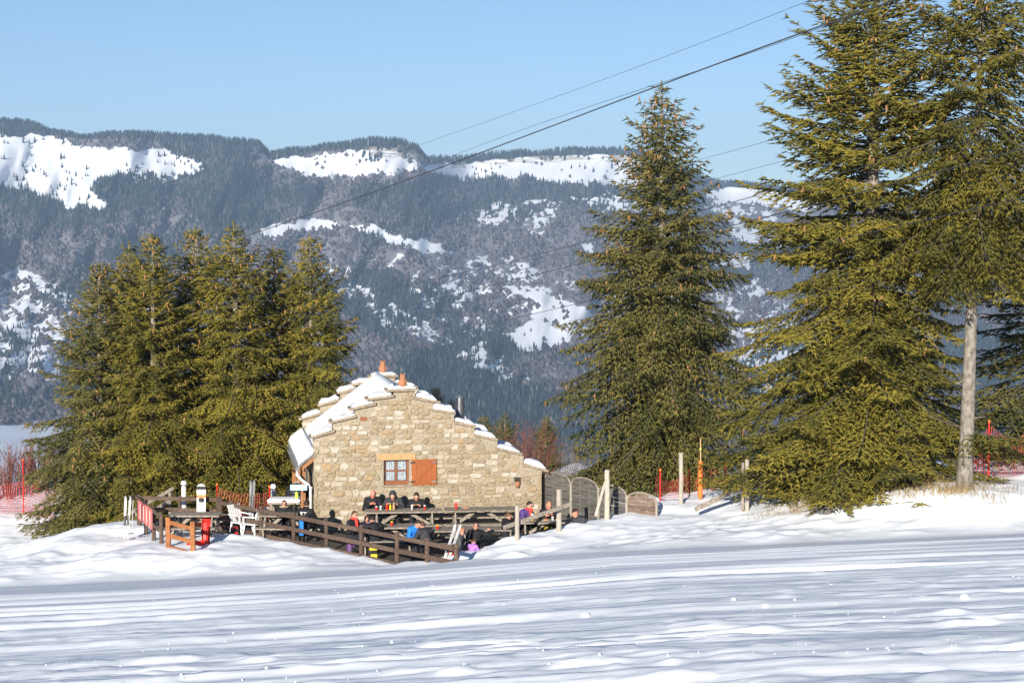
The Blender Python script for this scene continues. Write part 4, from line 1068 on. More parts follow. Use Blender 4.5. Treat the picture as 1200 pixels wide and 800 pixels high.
T2 = table_at(563, 51.35, hz_ * .6, 'grey picnic table against the gable, only condiments on it', 2.15, H=.80)
T3 = table_at(452, 48.45, .10, 'picnic table between the woman in the red scarf and the blue jacket', 1.7)
T4 = table_at(520, 47.9, .10, 'picnic table behind the end of the brown fence, beside the leaning skis', 1.5)
T5 = table_at(646, 49.35, .05, 'picnic table with beer glasses beside the pale posts', 2.1)
T6 = table_at(226, 50.6, .0, 'empty grey picnic table behind the orange gate', 1.5)
T7 = table_at(333, 50.55, -.1, 'picnic table between the woman in fur collar and the man with white print', 1.5)
T8 = table_at(578, 48.9, .05, 'low empty bench table behind the man with the raised hand', 1.3, H=.62)

# white chair
def white_chair(loc, rz, label):
    t = thing('plastic_chair', label, 'chair', loc, rz, 'white plastic chairs')
    m = M['white_pl']; o = (0, 0, 0)
    MB().box((-.24, -.23, .40), (.24, .23, .435)).build('seat', m, t, bevel=.012, org=o)
    for k in range(5): MB().bar((-.19 + k * .095, .22, .42), (-.19 + k * .095, .34, .86), .07, .018, up=(0, 1, 0)).build('back_slat', m, t, org=o)
    MB().bar((-.25, .345, .88), (.25, .345, .88), .03, .07).build('back_rail', m, t, bevel=.008, org=o)
    for sx in (-1, 1):
        for sy in (-1, 1): MB().tube([(sx * .21, sy * .20, .41), (sx * .25, sy * .25, 0)], [.03, .022], 6).build('leg', m, t, org=o)
        MB().bar((sx * .26, -.20, .63), (sx * .26, .28, .65), .05, .03).build('arm', m, t, org=o)
        MB().bar((sx * .26, -.19, .40), (sx * .26, -.19, .63), .03, .04, up=(0, 1, 0)).build('arm_post', m, t, org=o)
for px, D, rz, lab in [(281, 51.2, .9, 'white plastic chair turned sideways behind the brown fence'), (296, 50.9, -2.2, 'white plastic chair with its back to the fence by the net')]:
    white_chair((xat(px, D), D, TF), rz, lab)

# skis, boards, sledges
def ski_pts(L): return [(0, 0), (.04, .0), (L * .5, .018), (L * .88, .0), (L * .95, .03), (L, .09)]
def ski_mesh(mb, base, lean, w, L, side):
    """base point, lean = unit direction up the ski, side = width direction"""
    base = Vector(base); up = Vector(lean).normalized(); sd = Vector(side).normalized(); nn = up.cross(sd).normalized()
    if nn.y > 0: nn = -nn
    V = []; P = ski_pts(L)
    for i, (s, o_) in enumerate(P):
        c = base + up * s + nn * o_; ww = w * (.9 if i in (0, 4) else .35 if i == 5 else .8 if i == 2 else 1)
        for a_, b_ in ((-1, -1), (1, -1), (1, 1), (-1, 1)): V.append(c + sd * (a_ * ww / 2) + nn * (b_ * .007))
    F = [(4 * i + j, 4 * i + (j + 1) % 4, 4 * i + 4 + (j + 1) % 4, 4 * i + 4 + j) for i in range(len(P) - 1) for j in range(4)] + [(3, 2, 1, 0), tuple(range(4 * len(P) - 4, 4 * len(P)))]
    return mb.add(V, F)
def ski_pair(px0, py0, px1, py1, D0, D1, label, m='silver', L=None, w=.075, gap=.09, stick=None):
    a = Vector(at(px0, py0, D0)); b = Vector(at(px1, py1, D1)); up = (b - a); L = L or up.length
    t = thing('ski_pair', label, 'skis', a, 0, 'skis left standing on the terrace')
    for k in (0, 1):
        sd = Vector((1, .2 * k, 0)); base = a + Vector((gap * k, .05 * k, -.06))
        o = ski_mesh(MB(), base, up + Vector((.03 * k, 0, 0)), w, L, sd).build('ski', M[m], t)
        c = base + up.normalized() * L * .42
        MB().obox(c + Vector((0, -.035, 0)), (up, (1, 0, 0), (0, 1, 0)), (.14, .025, .022)).build('binding', M['black'], o)
    return t
def pole_pair(px, py, D, L, label, dx=.07):
    a = Vector(at(px, py, D)); t = thing('ski_poles', label, 'ski poles', a)
    for k in (0, 1):
        p = a + Vector((k * dx, .03 * k, -.05)); q_ = p + Vector((.05 * (k - .4), .03, L))
        s = MB().tube([p, q_], .011, 6).build('shaft', M['silver'], t)
        MB().tube([q_ - Vector((0, 0, .12)), q_], [.018, .022], 6).build('grip', M['black'], t)
        MB().lathe(p + Vector((0, 0, .10)), [(.05, 0), (.045, .012)], 10).build('basket', M['black'], t)
ski_pair(145.5, 628, 147.5, 578, 50.6, 50.7, 'upright pair of skis stuck in the snow beside the short fence', 'silver')
pole_pair(152, 627, 50.5, 1.2, 'ski poles stuck in the snow beside the upright skis')
ski_pair(519, 658, 533.5, 614, 44.6, 45.6, 'two grey skis leaning across the end of the brown fence', 'silver', w=.085, gap=.10)
ski_pair(293, 603, 294, 560, 51.6, 51.8, 'dark upright skis behind the white plastic chairs', 'slate', gap=.06)
def sledge(loc, up, side, label, L=.85, w=.38):
    loc = Vector(loc); up = Vector(up).normalized(); sd = Vector(side).normalized(); nn = up.cross(sd).normalized()
    if nn.y > 0: nn = -nn
    t = thing('plastic_sledge', label, 'sledge', loc, 0, 'red plastic sledges')
    V = []; P = [(0, .03), (.06, 0), (L * .5, -.01), (L * .85, 0), (L, .07)]
    for s, o_ in P:
        for a_, e_ in ((-1, .09), (-.85, 0), (0, .02), (.85, 0), (1, .09)): V.append(loc + up * s + sd * (a_ * w / 2) + nn * (o_ + e_))
    F = [(5 * i + j, 5 * i + j + 1, 5 * i + 6 + j, 5 * i + 5 + j) for i in range(4) for j in range(4)]
    o = MB().add(V, F).build('hull', M['red'], t); o.modifiers.new('thick', 'SOLIDIFY').thickness = .012
    for s in (-1, 1): MB().bar(loc + up * L * .4 + sd * (s * w * .5) + nn * .09, loc + up * L * .6 + sd * (s * w * .5) + nn * .09, .03, .03).build('brake_handle', M['black'], t)
sledge(at(241, 640, 48.9), (.02, .12, 1), (1, .1, 0), 'narrow red plastic sledge standing upright by the fence', .78, .24)
sledge(at(219, 641, 48.7), (1, .15, .12), (0, .3, 1), 'red plastic sledge lying on its side behind the orange gate', .50, .26)
# snowboard
sb_b = at(235.5, 618, 52.0); sb = thing('snowboard', 'white and orange snowboard leaning upright behind the level fence', 'snowboard', sb_b)
def sb_part(z0, z1, m, name, par):
    P = []
    for i in range(9):
        z = z0 + (z1 - z0) * i / 8; e = min(z, 1.42 - z); wv = .145 * (math.sqrt(max(0, 1 - (1 - min(e, .15) / .15) ** 2)) if e < .15 else 1) * (1 - .10 * math.sin(math.pi * z / 1.42)); P.append((z, max(wv, .012)))
    V = []
    for z, wv in P:
        y = .10 * z + (.05 * ((abs(z - .71) - .55) / .16) if abs(z - .71) > .55 else 0) * -1
        V += [(sb_b[0] - wv, sb_b[1] + y - .006, sb_b[2] + z - .1), (sb_b[0] + wv, sb_b[1] + y - .006, sb_b[2] + z - .1), (sb_b[0] + wv, sb_b[1] + y + .006, sb_b[2] + z - .1), (sb_b[0] - wv, sb_b[1] + y + .006, sb_b[2] + z - .1)]
    F = [(4 * i + j, 4 * i + (j + 1) % 4, 4 * i + 4 + (j + 1) % 4, 4 * i + 4 + j) for i in range(8) for j in range(4)] + [(3, 2, 1, 0), (32, 33, 34, 35)]
    return MB().add(V, F).build(name, M[m], par)
sb_part(.0, .55, 'orange', 'tail', sb); sb_part(.55, .98, 'white_pl', 'middle', sb); sb_part(.98, 1.08, 'orange', 'stripe', sb); sb_part(1.08, 1.22, 'white_pl', 'nose_band', sb); sb_part(1.22, 1.32, 'black', 'dark_band', sb); sb_part(1.32, 1.42, 'silver', 'nose', sb)
for z in (.45, .95): MB().box((sb_b[0] - .07, sb_b[1] + .10 * z - .11, sb_b[2] + z - .18), (sb_b[0] + .07, sb_b[1] + .10 * z - .012, sb_b[2] + z - .06)).build('binding', M['black'], sb, bevel=.02)
# white lamp bollards
for px, top, D, lab in [(213, 566, 53.6, 'white round bollard beside the snowboard'), (318.5, 570, 53.5, 'white round bollard beside the snowy counter')]:
    x = xat(px, D); zt_ = at(px, top, D)[2]; t = thing('white_bollard', lab, 'bollard', (x, D, 0), 0, 'white bollards')
    MB().lathe((x, D, -.1), [(.075, 0), (.075, zt_ - .02), (.05, zt_ + .02)], 14).build('shaft', M['white_pl'], t); MB().lathe((x, D, zt_ - .04), [(.095, 0), (.095, .05), (.06, .12)], 14).build('cap', M['white_pl'], t)
# counter with snow, barbecue, sign board
x0, D = xat(313, 52.2), 52.2; x1 = xat(351, 52.2)
ct = thing('serving_counter', 'long serving counter covered with snow beside the downpipe', 'counter', (x0, D, 0))
MB().box((x0, D - .3, .82), (x1, D + .3, .87)).build('counter_top', M['greywood'], ct)
for x in (x0 + .1, x1 - .1):
    for dy in (-.24, .24): MB().box((x - .04, D + dy - .04, -.05), (x + .04, D + dy + .04, .82)).build('leg', M['greywood'], ct)
snowo = MB().box((x0 - .01, D - .31, .868), (x1 + .01, D + .31, .97)).build('snow', M['snow_soft'], ct, bevel=.035)
x, D = xat(347, 52.9), 52.9
bq = thing('barbecue', 'black kettle barbecue with domed lid at the porch', 'barbecue', (x, D, 0))
MB().lathe((x, D, .72), [(.05, 0), (.25, .06), (.36, .2), (.38, .30)], 18).build('bowl', M['black'], bq, smooth=True)
MB().lathe((x, D, 1.025), [(.385, 0), (.38, .05), (.32, .18), (.18, .27), (.03, .30)], 18).build('lid', M['black'], bq, smooth=True)
for k in range(3):
    a_ = k * 2.1 + .5; MB().tube([(x + .2 * math.cos(a_), D + .2 * math.sin(a_), .78), (x + .32 * math.cos(a_), D + .32 * math.sin(a_), -.02)], .018, 6).build('leg', M['black'], bq)
MB().tube([(x - .07, D, 1.33), (x, D, 1.37), (x + .07, D, 1.33)], .014, 6).build('lid_handle', M['silver'], bq)
D = 51.7; x = xat(348.5, D); sg = thing('notice_board', 'pale blue notice board on a timber post beside the downpipe', 'sign', (x, D, 0))
zc_ = at(348.5, 571, D)[2]
MB().box((x - .25, D - .02, zc_ - .08), (x + .25, D + .01, zc_ + .09)).build('board', M['blue_board'], sg); MB().box((x + .06, D + .012, -.05), (x + .13, D + .07, zc_ + .08)).build('post', M['timber'], sg)
for k in range(2): MB().box((x - .20, D - .024, zc_ + .03 - k * .06), (x + .18 - .1 * k, D - .0205, zc_ + .045 - k * .06)).build('text_line', M['paper'], sg)
lb = thing('lime_bottle', 'lime yellow bottle standing on the snowy counter', 'bottle', (xat(346, 52.0), 52.0, .965)); MB().lathe((xat(346, 52.0), 52.0, .965), [(.045, 0), (.05, .02), (.05, .16), (.02, .22), (.02, .26)], 12).build('flask', M['lime'], lb); MB().lathe((xat(346, 52.0), 52.0, 1.225), [(.024, 0), (.024, .03)], 10).build('cap', M['paper'], lb)

# nets
def net(name, label, pts, h, cell, r, poles, m='rednet', sag=.1, pole_m='red', seed=0, ph=None):
    """pts: ground points; a plastic safety net between poles"""
    t = thing(name, label, 'safety net', pts[0], 0, 'red safety nets')
    rr = np.random.default_rng(seed); P = [Vector(p) for p in pts]; seg = [(b - a).length for a, b in zip(P[:-1], P[1:])]; L = sum(seg)
    def pt(s, v):
        d = s * L
        for i, l in enumerate(seg):
            if d <= l or i == len(seg) - 1: q = P[i].lerp(P[i + 1], min(1, d / l)); u = d / l; break
            d -= l
        hh = h * (1 - sag * math.sin(math.pi * min(1, u))) ; wv = .28 * (float(fbm(np.array(s * L * 1.6 + seed), np.array(v * 2.5), 2, 3)) - .5)
        return (q.x + wv * .7, q.y + wv, q.z + .03 + hh * v + .30 * (float(vnoise(np.array(s * L * 1.3), np.array(0.), seed)) - .5) * v)
    mb = MB(); nv = int(h / cell); nu = int(L / cell)
    for j in range(nv + 1):
        row = [pt(i / max(1, nu // 3), j / nv) for i in range(nu // 3 + 1)]; mb.tube(row, r, 3, False)
    for i in range(nu + 1): mb.tube([pt(i / nu, v) for v in (0, .35, .7, 1)], r, 3, False)
    kind(mb.build('mesh_net', M[m], t), 'stuff')
    for s in poles:
        q = Vector(pt(s, 0)); MB().tube([q - Vector((0, 0, .3)), q + Vector((0, .0, (ph or h) + .12))], .022, 8).build('pole', M[pole_m], t)
        MB().lathe(q + Vector((0, 0, (ph or h) + .12)), [(.032, 0), (.034, .05), (.01, .07)], 8).build('knob', M['orange'], t)
    return t
def gpt(px, D): x = xat(px, D); return (x, D, gz(x, D))
net('safety_net', 'dense red safety net in front of the reddish bushes left of the spruce clump', [gpt(-40, 61), gpt(20, 60.5), gpt(62, 60)], 1.15, .09, .009, (.58,), seed=2, ph=1.75)
net('safety_net', 'low slack red net between the woven panels and the huge spruce', [gpt(771, 51.2), gpt(800, 52.5), gpt(835, 52.5), gpt(880, 52.0)], 1.0 * .8, .10, .006, (.02, .5, .8), sag=.35, seed=5)
net('safety_net', 'crumpled red net behind the pale bare trunk at the right', [gpt(1136, 48.2), gpt(1161, 48.4), gpt(1215, 48.8)], 1.45, .085, .0065, (.34,), sag=.25, seed=8)
net('safety_net', 'red meshed net behind the white plastic chairs', [(xat(255, 53.0), 53.0, 0), (xat(285, 52.7), 52.7, 0), (xat(312, 52.3), 52.3, 0)], 1.1, .09, .006, (.0, .97), sag=.05, seed=9)

# bushes, dry grass
def bush(px, D, w, h, n, label, m, seed, zoff=0.0):
    rng = np.random.default_rng(seed); x = xat(px, D); z0 = gz(x, D) + zoff
    t = thing('bare_bush', label, 'bush', (x, D, z0), 0, 'leafless reddish bushes'); st = MB(); B = []; Dd = []; Ls = []
    for k in range(n):
        a = rng.uniform(0, 6.28); rr_ = rng.uniform(0, w * .5); base = np.array([rr_ * math.cos(a) * .6, rr_ * math.sin(a) * .4, -.1]); d = np.array([math.cos(a) * rng.uniform(.1, .6), math.sin(a) * .4, 1.0]); d /= np.linalg.norm(d)
        L = h * rng.uniform(.6, 1.05); top = base + d * L; st.tube([base, base + d * L * .5 + rng.normal(0, .05, 3), top], [.018, .012, .005], 4, False)
        for j in range(26):
            s = rng.uniform(.25, 1); B.append(base + d * L * s); dd = d + rng.normal(0, .55, 3); Dd.append(dd); Ls.append(rng.uniform(.2, .55) * h * .45)
    V, F = spindles(np.array(B), np.array(Dd), np.array(Ls), np.full(len(B), .008), rng)
    o = link('stems', st.data('stems'), M[m], t); kind(o, 'stuff'); o = link('twigs', raw_mesh('twigs', V, F), M[m], t); kind(o, 'stuff')
M['twig'] = noisy('reddish_twigs', (.13, .045, .035), (.25, .10, .075), 9, .85)
M['twig_grey'] = noisy('grey_twigs', (.15, .11, .09), (.26, .20, .16), 9, .85)
M['straw'] = noisy('dry_straw', (.28, .19, .08), (.46, .34, .17), 9, .9)
bush(5, 63, 3.0, 2.1, 60, 'reddish leafless bush behind the dense red net', 'twig', 1)
bush(45, 64, 2.4, 1.9, 46, 'reddish leafless bush between the red net and the dark outer spruce', 'twig', 2)
bush(612, 74, 3.2, 3.4, 60, 'rusty leafless bush beyond the right hand roof steps', 'twig', 3)
bush(597, 118, 7.0, 4.0, 70, 'far brownish leafless thicket on the snowy knoll', 'twig_grey', 4)
bush(655, 120, 7.0, 5.0, 70, 'frosted leafless thicket left of the tall broad spruce', 'twig_grey', 5)
def straw():
    rng = np.random.default_rng(4); B, Dd, Ls = [], [], []
    for px, D, n, sp, h in [(940, 46.9, 70, .35, .5), (955, 47.2, 40, .4, .4), (1000, 47.2, 30, .5, .35), (1060, 46.5, 50, .6, .35), (1075, 46.3, 70, .35, .40), (1110, 46.2, 140, .55, .42), (1120, 46.2, 80, .3, .4), (1165, 46.2, 40, .6, .35), (1180, 46.4, 40, .5, .4), (900, 47.3, 30, .4, .3), (1085, 47, 40, .5, .5), (1150, 45.6, 14, .3, .5), (1172, 45.5, 14, .3, .45)]:
        x = xat(px, D)
        for k in range(n):
            a, b = rng.normal(0, sp), rng.normal(0, sp * .5); B.append((x + a, D + b, gz(x + a, D + b) - .03)); Dd.append((rng.normal(0, .35), rng.normal(0, .3), 1)); Ls.append(h * rng.uniform(.5, 1.2))
    V, F = spindles(np.array(B), np.array(Dd, float), np.array(Ls), np.full(len(B), .007), rng)
    o = link('dry_grass', raw_mesh('dry_grass', V, F), M['straw']); kind(o, 'stuff')
straw()
# boulder under the huge spruce, snow clods on the slope
def lump(name, label, cat, loc, r, m, seed, group=None, sq=.8):
    rng = np.random.default_rng(seed); bm = bmesh.new(); bmesh.ops.create_icosphere(bm, subdivisions=3, radius=r)
    for v in bm.verts:
        k = 1 + .5 * (float(fbm(np.array(v.co.x / r * 1.1 + seed), np.array(v.co.y / r * 1.1 + v.co.z / r * .9), 3, seed)) - .5); v.co *= k; v.co.z *= sq
    me = bpy.data.meshes.new(name); bm.to_mesh(me); bm.free(); o = link(name, me, M[m], None, True); o.location = loc; return tag(o, label, cat, group)
M['rock'] = noisy('dark_rock', (.07, .065, .06), (.17, .16, .15), 6, .9, .6)
x, y, z = gpt(970, 46.3); lump('boulder', 'dark boulder in the dry grass under the huge bushy spruce', 'rock', (x, y, z + .03), .22, 'rock', 3)
for i, (px, py, D, r) in enumerate([(686, 722, 31, .10), (860, 703, 33, .05), (897, 711, 31, .06), (1130, 700, 29, .09)]):
    a_, b_, c_ = (float(v) for v in ray(px, py)); ts = np.linspace(12, 44, 1200); zz = ground(a_ / b_ * ts, ts); k = np.argmax(CAMZ + c_ / b_ * ts < zz); D = ts[k] if k else D
    x = a_ / b_ * D; lump('snow_clod', 'small clod of snow lying on the ski slope', 'snow clod', (x, D, gz(x, D) + r * .1), r * .6, 'snow_soft', 20 + i, 'snow clods on the slope', .6)
def crumbs():
    """broken crumbs of snow thrown up along the tracks"""
    rng = np.random.default_rng(12); n = 1200; y = 13 + 22 * rng.uniform(0, 1, n) ** 1.5; x = rng.uniform(-.33, .33, n) * y
    k = fbm(x * .25, (y + .1 * x) * 1.1, 3, 161) + rng.normal(0, .03, n) > .58; x, y = x[k], y[k]; z = ground(x, y); n = len(x)
    r = .005 + .014 * rng.uniform(0, 1, n) ** 4
    d = np.array([(1, 0, 0), (-1, 0, 0), (0, 1, 0), (0, -1, 0), (0, 0, 1), (0, 0, -1)], float)
    V = np.stack([x, y, z + r * .3], -1)[:, None] + d[None] * (r[:, None] * rng.uniform(.5, 1.4, (n, 6)))[..., None] + rng.normal(0, .004, (n, 6, 3))
    f = np.array([(0, 2, 4), (2, 1, 4), (1, 3, 4), (3, 0, 4), (2, 0, 5), (1, 2, 5), (3, 1, 5), (0, 3, 5)]); F = (np.arange(n)[:, None, None] * 6 + f[None]).reshape(-1, 3)
    kind(link('snow_crumbs', raw_mesh('snow_crumbs', V.reshape(-1, 3), F), M['snow_soft']), 'stuff')
crumbs()
# ------------------------------------------------------------------ people: one continuous skin each
def cloth(name, c, var=.25): return noisy(name, tuple(v * (1 - var) for v in c), tuple(v * (1 + var) for v in c), 12, .75, .5, 16, spec=.2)
SKIN = noisy('skin', (.40, .20, .135), (.50, .265, .185), 8, .55); SKIN_R = noisy('sunburnt_skin', (.45, .17, .12), (.54, .23, .16), 8, .55)
CL = {'black': cloth('black_jacket', (.014, .014, .017)), 'charcoal': cloth('charcoal_jacket', (.035, .037, .042)), 'grey': cloth('grey_jacket', (.075, .075, .08)), 'blue': cloth('bright_blue_jacket', (.02, .17, .56), .12),
      'purple': cloth('deep_purple_jacket', (.075, .045, .17)), 'lilac': cloth('lilac_child_jacket', (.36, .15, .46), .18), 'pink': cloth('pale_pink_jacket', (.55, .33, .36), .1), 'trouser': cloth('dark_trousers', (.018, .018, .024)),
      'olive': cloth('olive_yellow_trousers', (.22, .18, .03)), 'boot': cloth('dark_boots', (.03, .028, .028)), 'hair_dark': noisy('dark_hair', (.015, .010, .007), (.035, .022, .015), 30, .6),
      'hair_brown': noisy('brown_hair', (.055, .028, .014), (.10, .055, .03), 30, .6), 'hair_ginger': noisy('ginger_stubble', (.24, .10, .05), (.34, .15, .08), 30, .7), 'scarf': cloth('red_scarf', (.62, .05, .04), .1), 'fur': noisy('fur_trim', (.20, .15, .10), (.38, .30, .21), 40, .95)}
GL = plain('sunglass_black', (.012, .012, .014), .15)

def nets(prims, h, k=.03, carve=None):
    """smooth union of round cones (a, b, ra, rb, slot) and ellipsoids (c, (rx,ry,rz), R, slot) -> vertices, quads, slot of each quad"""
    lo = np.array([1e9] * 3); hi = -lo
    for p in prims:
        if p[0] == 'c':
            r = max(p[3], p[4])
            for q in (p[1], p[2]): lo = np.minimum(lo, np.asarray(q) - r); hi = np.maximum(hi, np.asarray(q) + r)
        else: lo = np.minimum(lo, np.asarray(p[1]) - max(p[2])); hi = np.maximum(hi, np.asarray(p[1]) + max(p[2]))
    lo = lo - 3 * h; hi = hi + 3 * h; n = np.ceil((hi - lo) / h).astype(int) + 1
    S = np.full(n, .2, np.float32); I = np.zeros(n, np.int16); best = np.full(n, .2, np.float32)
    ax = [lo[i] + h * np.arange(n[i]) for i in range(3)]
    for p in prims:
        if p[0] == 'c': r = max(p[3], p[4]); a, b = np.asarray(p[1], float), np.asarray(p[2], float); l_ = np.minimum(a, b) - r - .07; h_ = np.maximum(a, b) + r + .07
        else: c = np.asarray(p[1], float); l_ = c - max(p[2]) - .07; h_ = c + max(p[2]) + .07
        sl = tuple(slice(max(0, int((l_[i] - lo[i]) / h)), min(n[i], int((h_[i] - lo[i]) / h) + 2)) for i in range(3))
        X, Y, Z = np.meshgrid(ax[0][sl[0]], ax[1][sl[1]], ax[2][sl[2]], indexing='ij'); Q = np.stack([X, Y, Z], -1)
        if p[0] == 'c':
            d = b - a; t = np.clip(((Q - a) @ d) / (d @ d + 1e-9), 0, 1); dist = np.linalg.norm(Q - a - t[..., None] * d, axis=-1) - (p[3] + (p[4] - p[3]) * t); slot = p[5]
        else:
            R = np.asarray(p[3]); L = (Q - c) @ R.T; rr = np.asarray(p[2]); kk = np.linalg.norm(L / rr, axis=-1); dist = (kk - 1) * rr.min(); slot = p[4]
        s0 = S[sl]; hh = np.maximum(k - np.abs(s0 - dist), 0) / k; S[sl] = np.minimum(s0, dist) - hh * hh * k * .25
        bs = best[sl]; m = dist < bs; I[sl] = np.where(m, slot, I[sl]); best[sl] = np.minimum(bs, dist)
    if carve is not None:
        X, Y, Z = np.meshgrid(*ax, indexing='ij'); S = np.maximum(S, carve(X, Y, Z).astype(np.float32))
    neg = S < 0; cnt = np.zeros(np.array(n) - 1, np.int16); acc = np.zeros((*(np.array(n) - 1), 3), np.float32); ec = np.zeros(np.array(n) - 1, np.float32)
    corners = [(i, j, l) for i in (0, 1) for j in (0, 1) for l in (0, 1)]
    sub = lambda A, c: A[c[0]:n[0] - 1 + c[0], c[1]:n[1] - 1 + c[1], c[2]:n[2] - 1 + c[2]]
    for c in corners:
        for e in range(3):
            if c[e] == 0:
                d = list(c); d[e] = 1; A = sub(S, c); B = sub(S, d); x = (A < 0) != (B < 0); t = np.where(x, A / np.where(x, A - B, 1), 0)
                pos = np.zeros((*A.shape, 3), np.float32)
                for q in range(3): pos[..., q] = c[q]
                pos[..., e] = t; acc += pos * x[..., None]; ec += x
    act = ec > 0; vid = np.full(act.shape, -1); vid[act] = np.arange(act.sum()); ijk = np.argwhere(act)
    V = lo + h * (ijk + acc[act] / ec[act][:, None]); F = []; FS = []
    for e in range(3):
        A = [slice(1, n[q] - 1) for q in range(3)]; A[e] = slice(0, n[e] - 1); B = list(A); B[e] = slice(1, n[e])
        x = neg[tuple(A)] != neg[tuple(B)]; idx = np.argwhere(x); off = [0 if q == e else 1 for q in range(3)]; idx = idx + off
        o1, o2 = [q for q in range(3) if q != e]
        def v(d1, d2): j = idx.copy(); j[:, o1] -= d1; j[:, o2] -= d2; return vid[j[:, 0], j[:, 1], j[:, 2]]
        q4 = np.stack([v(0, 0), v(1, 0), v(1, 1), v(0, 1)], 1); flip = neg[idx[:, 0], idx[:, 1], idx[:, 2]]
        if e == 1: flip = ~flip
        q4[~flip] = q4[~flip][:, ::-1]; F.append(q4); FS.append(I[idx[:, 0], idx[:, 1], idx[:, 2]])
    return V, np.concatenate(F), np.concatenate(FS)
def rotm(yaw, pitch, roll=0.0): return np.array((Matrix.Rotation(yaw, 3, 'Z') @ Matrix.Rotation(-pitch, 3, 'X') @ Matrix.Rotation(roll, 3, 'Y')))
def person(px, top, D, face, label, jacket='black', trouser='trouser', lean=.12, yaw=0, pitch=.2, hands=None, hair='hair_dark', skin=SKIN, shades=False, long_hair=False, hood=False, scarf=None, bulk=1.0, standing=False, extra=None, letters=False, fur=False):
    """face: 0 towards the camera, 90 to the right; hands: (right, left) wrist targets in body axes (x right, y forward, z up)"""
    x = xat(px, D); V3 = lambda *a: np.array(a, float)
    pz = .92 if standing else .53
    pel = V3(0, 0, pz); wst = V3(0, .02 + lean * .3, pz + .20); che = V3(0, lean * .75, pz + .40 - lean * .12); nek = V3(0, lean * 1.05, pz + .545 - lean * .25)
    hd = nek + V3(0, .045 + .05 * pitch, .135 - .03 * pitch)
    RH = rotm(yaw, pitch); HR = lambda *a: hd + np.array(a, float) @ RH.T
    P = []; C = lambda a, b, ra, rb, s: P.append(('c', a, b, ra, rb, s)); E = lambda c, r, R, s: P.append(('e', c, r, np.linalg.inv(R), s))
    b_ = bulk; J, T, S, B = 0, 1, 2, 3
    E(pel + V3(0, 0, .03), (.175 * b_, .13 * b_, .13), np.eye(3), T if standing else J)
    C(pel + V3(-.04, 0, .06), wst + V3(-.05, 0, 0), .125 * b_, .12 * b_, J); C(pel + V3(.04, 0, .06), wst + V3(.05, 0, 0), .125 * b_, .12 * b_, J)
    C(wst, che, .14 * b_, .145 * b_, J); C(che + V3(-.10, 0, .02), che + V3(.10, 0, .02), .115 * b_, .115 * b_, J)
    C(che + V3(0, .02, .08), nek, .09, .062, J); C(nek - V3(0, .0, .01), hd + V3(0, -.02, -.04), .055, .055, S)
    C(nek + V3(-.045, -.03, .0), nek + V3(.045, -.03, .0), .055, .055, J)
    E(hd, (.077, .098, .118), RH, S); C(HR(0, .045, -.075), HR(0, .062, -.085), .048, .035, S); C(HR(0, .092, .005), HR(0, .112, -.028), .012, .016, S)
    for s in (-1, 1): C(HR(s * .076, -.005, .01), HR(s * .08, -.008, -.03), .016, .012, S)
    C(HR(-.03, .083, .028), HR(.03, .083, .028), .016, .016, S)
    hands = hands or ((.10, .40, pz + .31), (-.10, .40, pz + .31)); fingers = MB()
    for s, wt in zip((1, -1), hands):
        sh_ = che + V3(s * .175 * b_, -.01, .05); wt = np.array(wt, float); d = wt - sh_; dist = np.linalg.norm(d); l1, l2 = .295, .255
        if dist > (l1 + l2) * .985: wt = sh_ + d / dist * (l1 + l2) * .985; d = wt - sh_; dist = np.linalg.norm(d)
        u = d / dist; aa = (l1 ** 2 - l2 ** 2 + dist ** 2) / (2 * dist); hh = math.sqrt(max(0, l1 ** 2 - aa ** 2)); hint = V3(s * .75, -.35, -.75); hint = hint - u * (hint @ u); hint /= np.linalg.norm(hint)
        el = sh_ + u * aa + hint * hh
        C(che + V3(s * .10, 0, .05), sh_, .09, .078 * b_, J); C(sh_, el, .074 * b_, .058 * b_, J); C(el, wt, .056 * b_, .042, J)
        fd = (wt - el) / np.linalg.norm(wt - el); pc = wt + fd * .075; side = np.cross(fd, V3(0, 0, 1)); side /= np.linalg.norm(side) + 1e-6; dn = np.cross(side, fd); dn = dn if dn[2] < 0 else -dn
        C(wt, wt + fd * .03, .028, .028, S); C(wt + fd * .035 - side * .018, pc - side * .022, .024, .021, S); C(wt + fd * .035 + side * .018, pc + side * .022, .024, .021, S)
        for q, (o_, l) in enumerate(((-.033, .058), (-.011, .072), (.011, .076), (.033, .066))):
            r0 = pc + side * o_ - fd * .01; r1 = r0 + fd * l * .55 + dn * .008; r2 = r1 + fd * l * .35 + dn * .035; fingers.tube([r0, r1, r2], [.0095, .009, .007], 6)
        th0 = wt + fd * .035 - side * s * .035; fingers.tube([th0, th0 + fd * .03 - side * s * .028, th0 + fd * .06 - side * s * .025 + dn * .015], [.012, .0105, .008], 6)
    for s in (-1, 1):
        hip = pel + V3(s * .095, .0, -.02)
        if standing: kn = pel + V3(s * .10, .04, -.44); an = pel + V3(s * .11, -.02, -.83); toe = an + V3(s * .02, .16, -.045)
        else: kn = V3(s * .14, .43, .53); an = V3(s * .14, .40 + .06 * s, .12); toe = an + V3(s * .01, .17, -.055)
        C(hip, kn, .095 * b_, .066, T); C(kn, an, .066, .052, T); C(an + V3(0, 0, .06), an + V3(0, -.02, -.04), .062, .058, B); C(an + V3(0, -.03, -.055), toe, .052, .045, B)
    V, F, FS = nets(P, .018)
    me = bpy.data.meshes.new('body'); n0 = len(V)
    allF = [tuple(int(i) for i in f) for f in F] + [tuple(i + n0 for i in f) for f in fingers.f]
    me.from_pydata([tuple(map(float, v)) for v in V] + fingers.v, [], allF)
    for m in (CL[jacket], CL[trouser], skin, CL['boot']): me.materials.append(m)
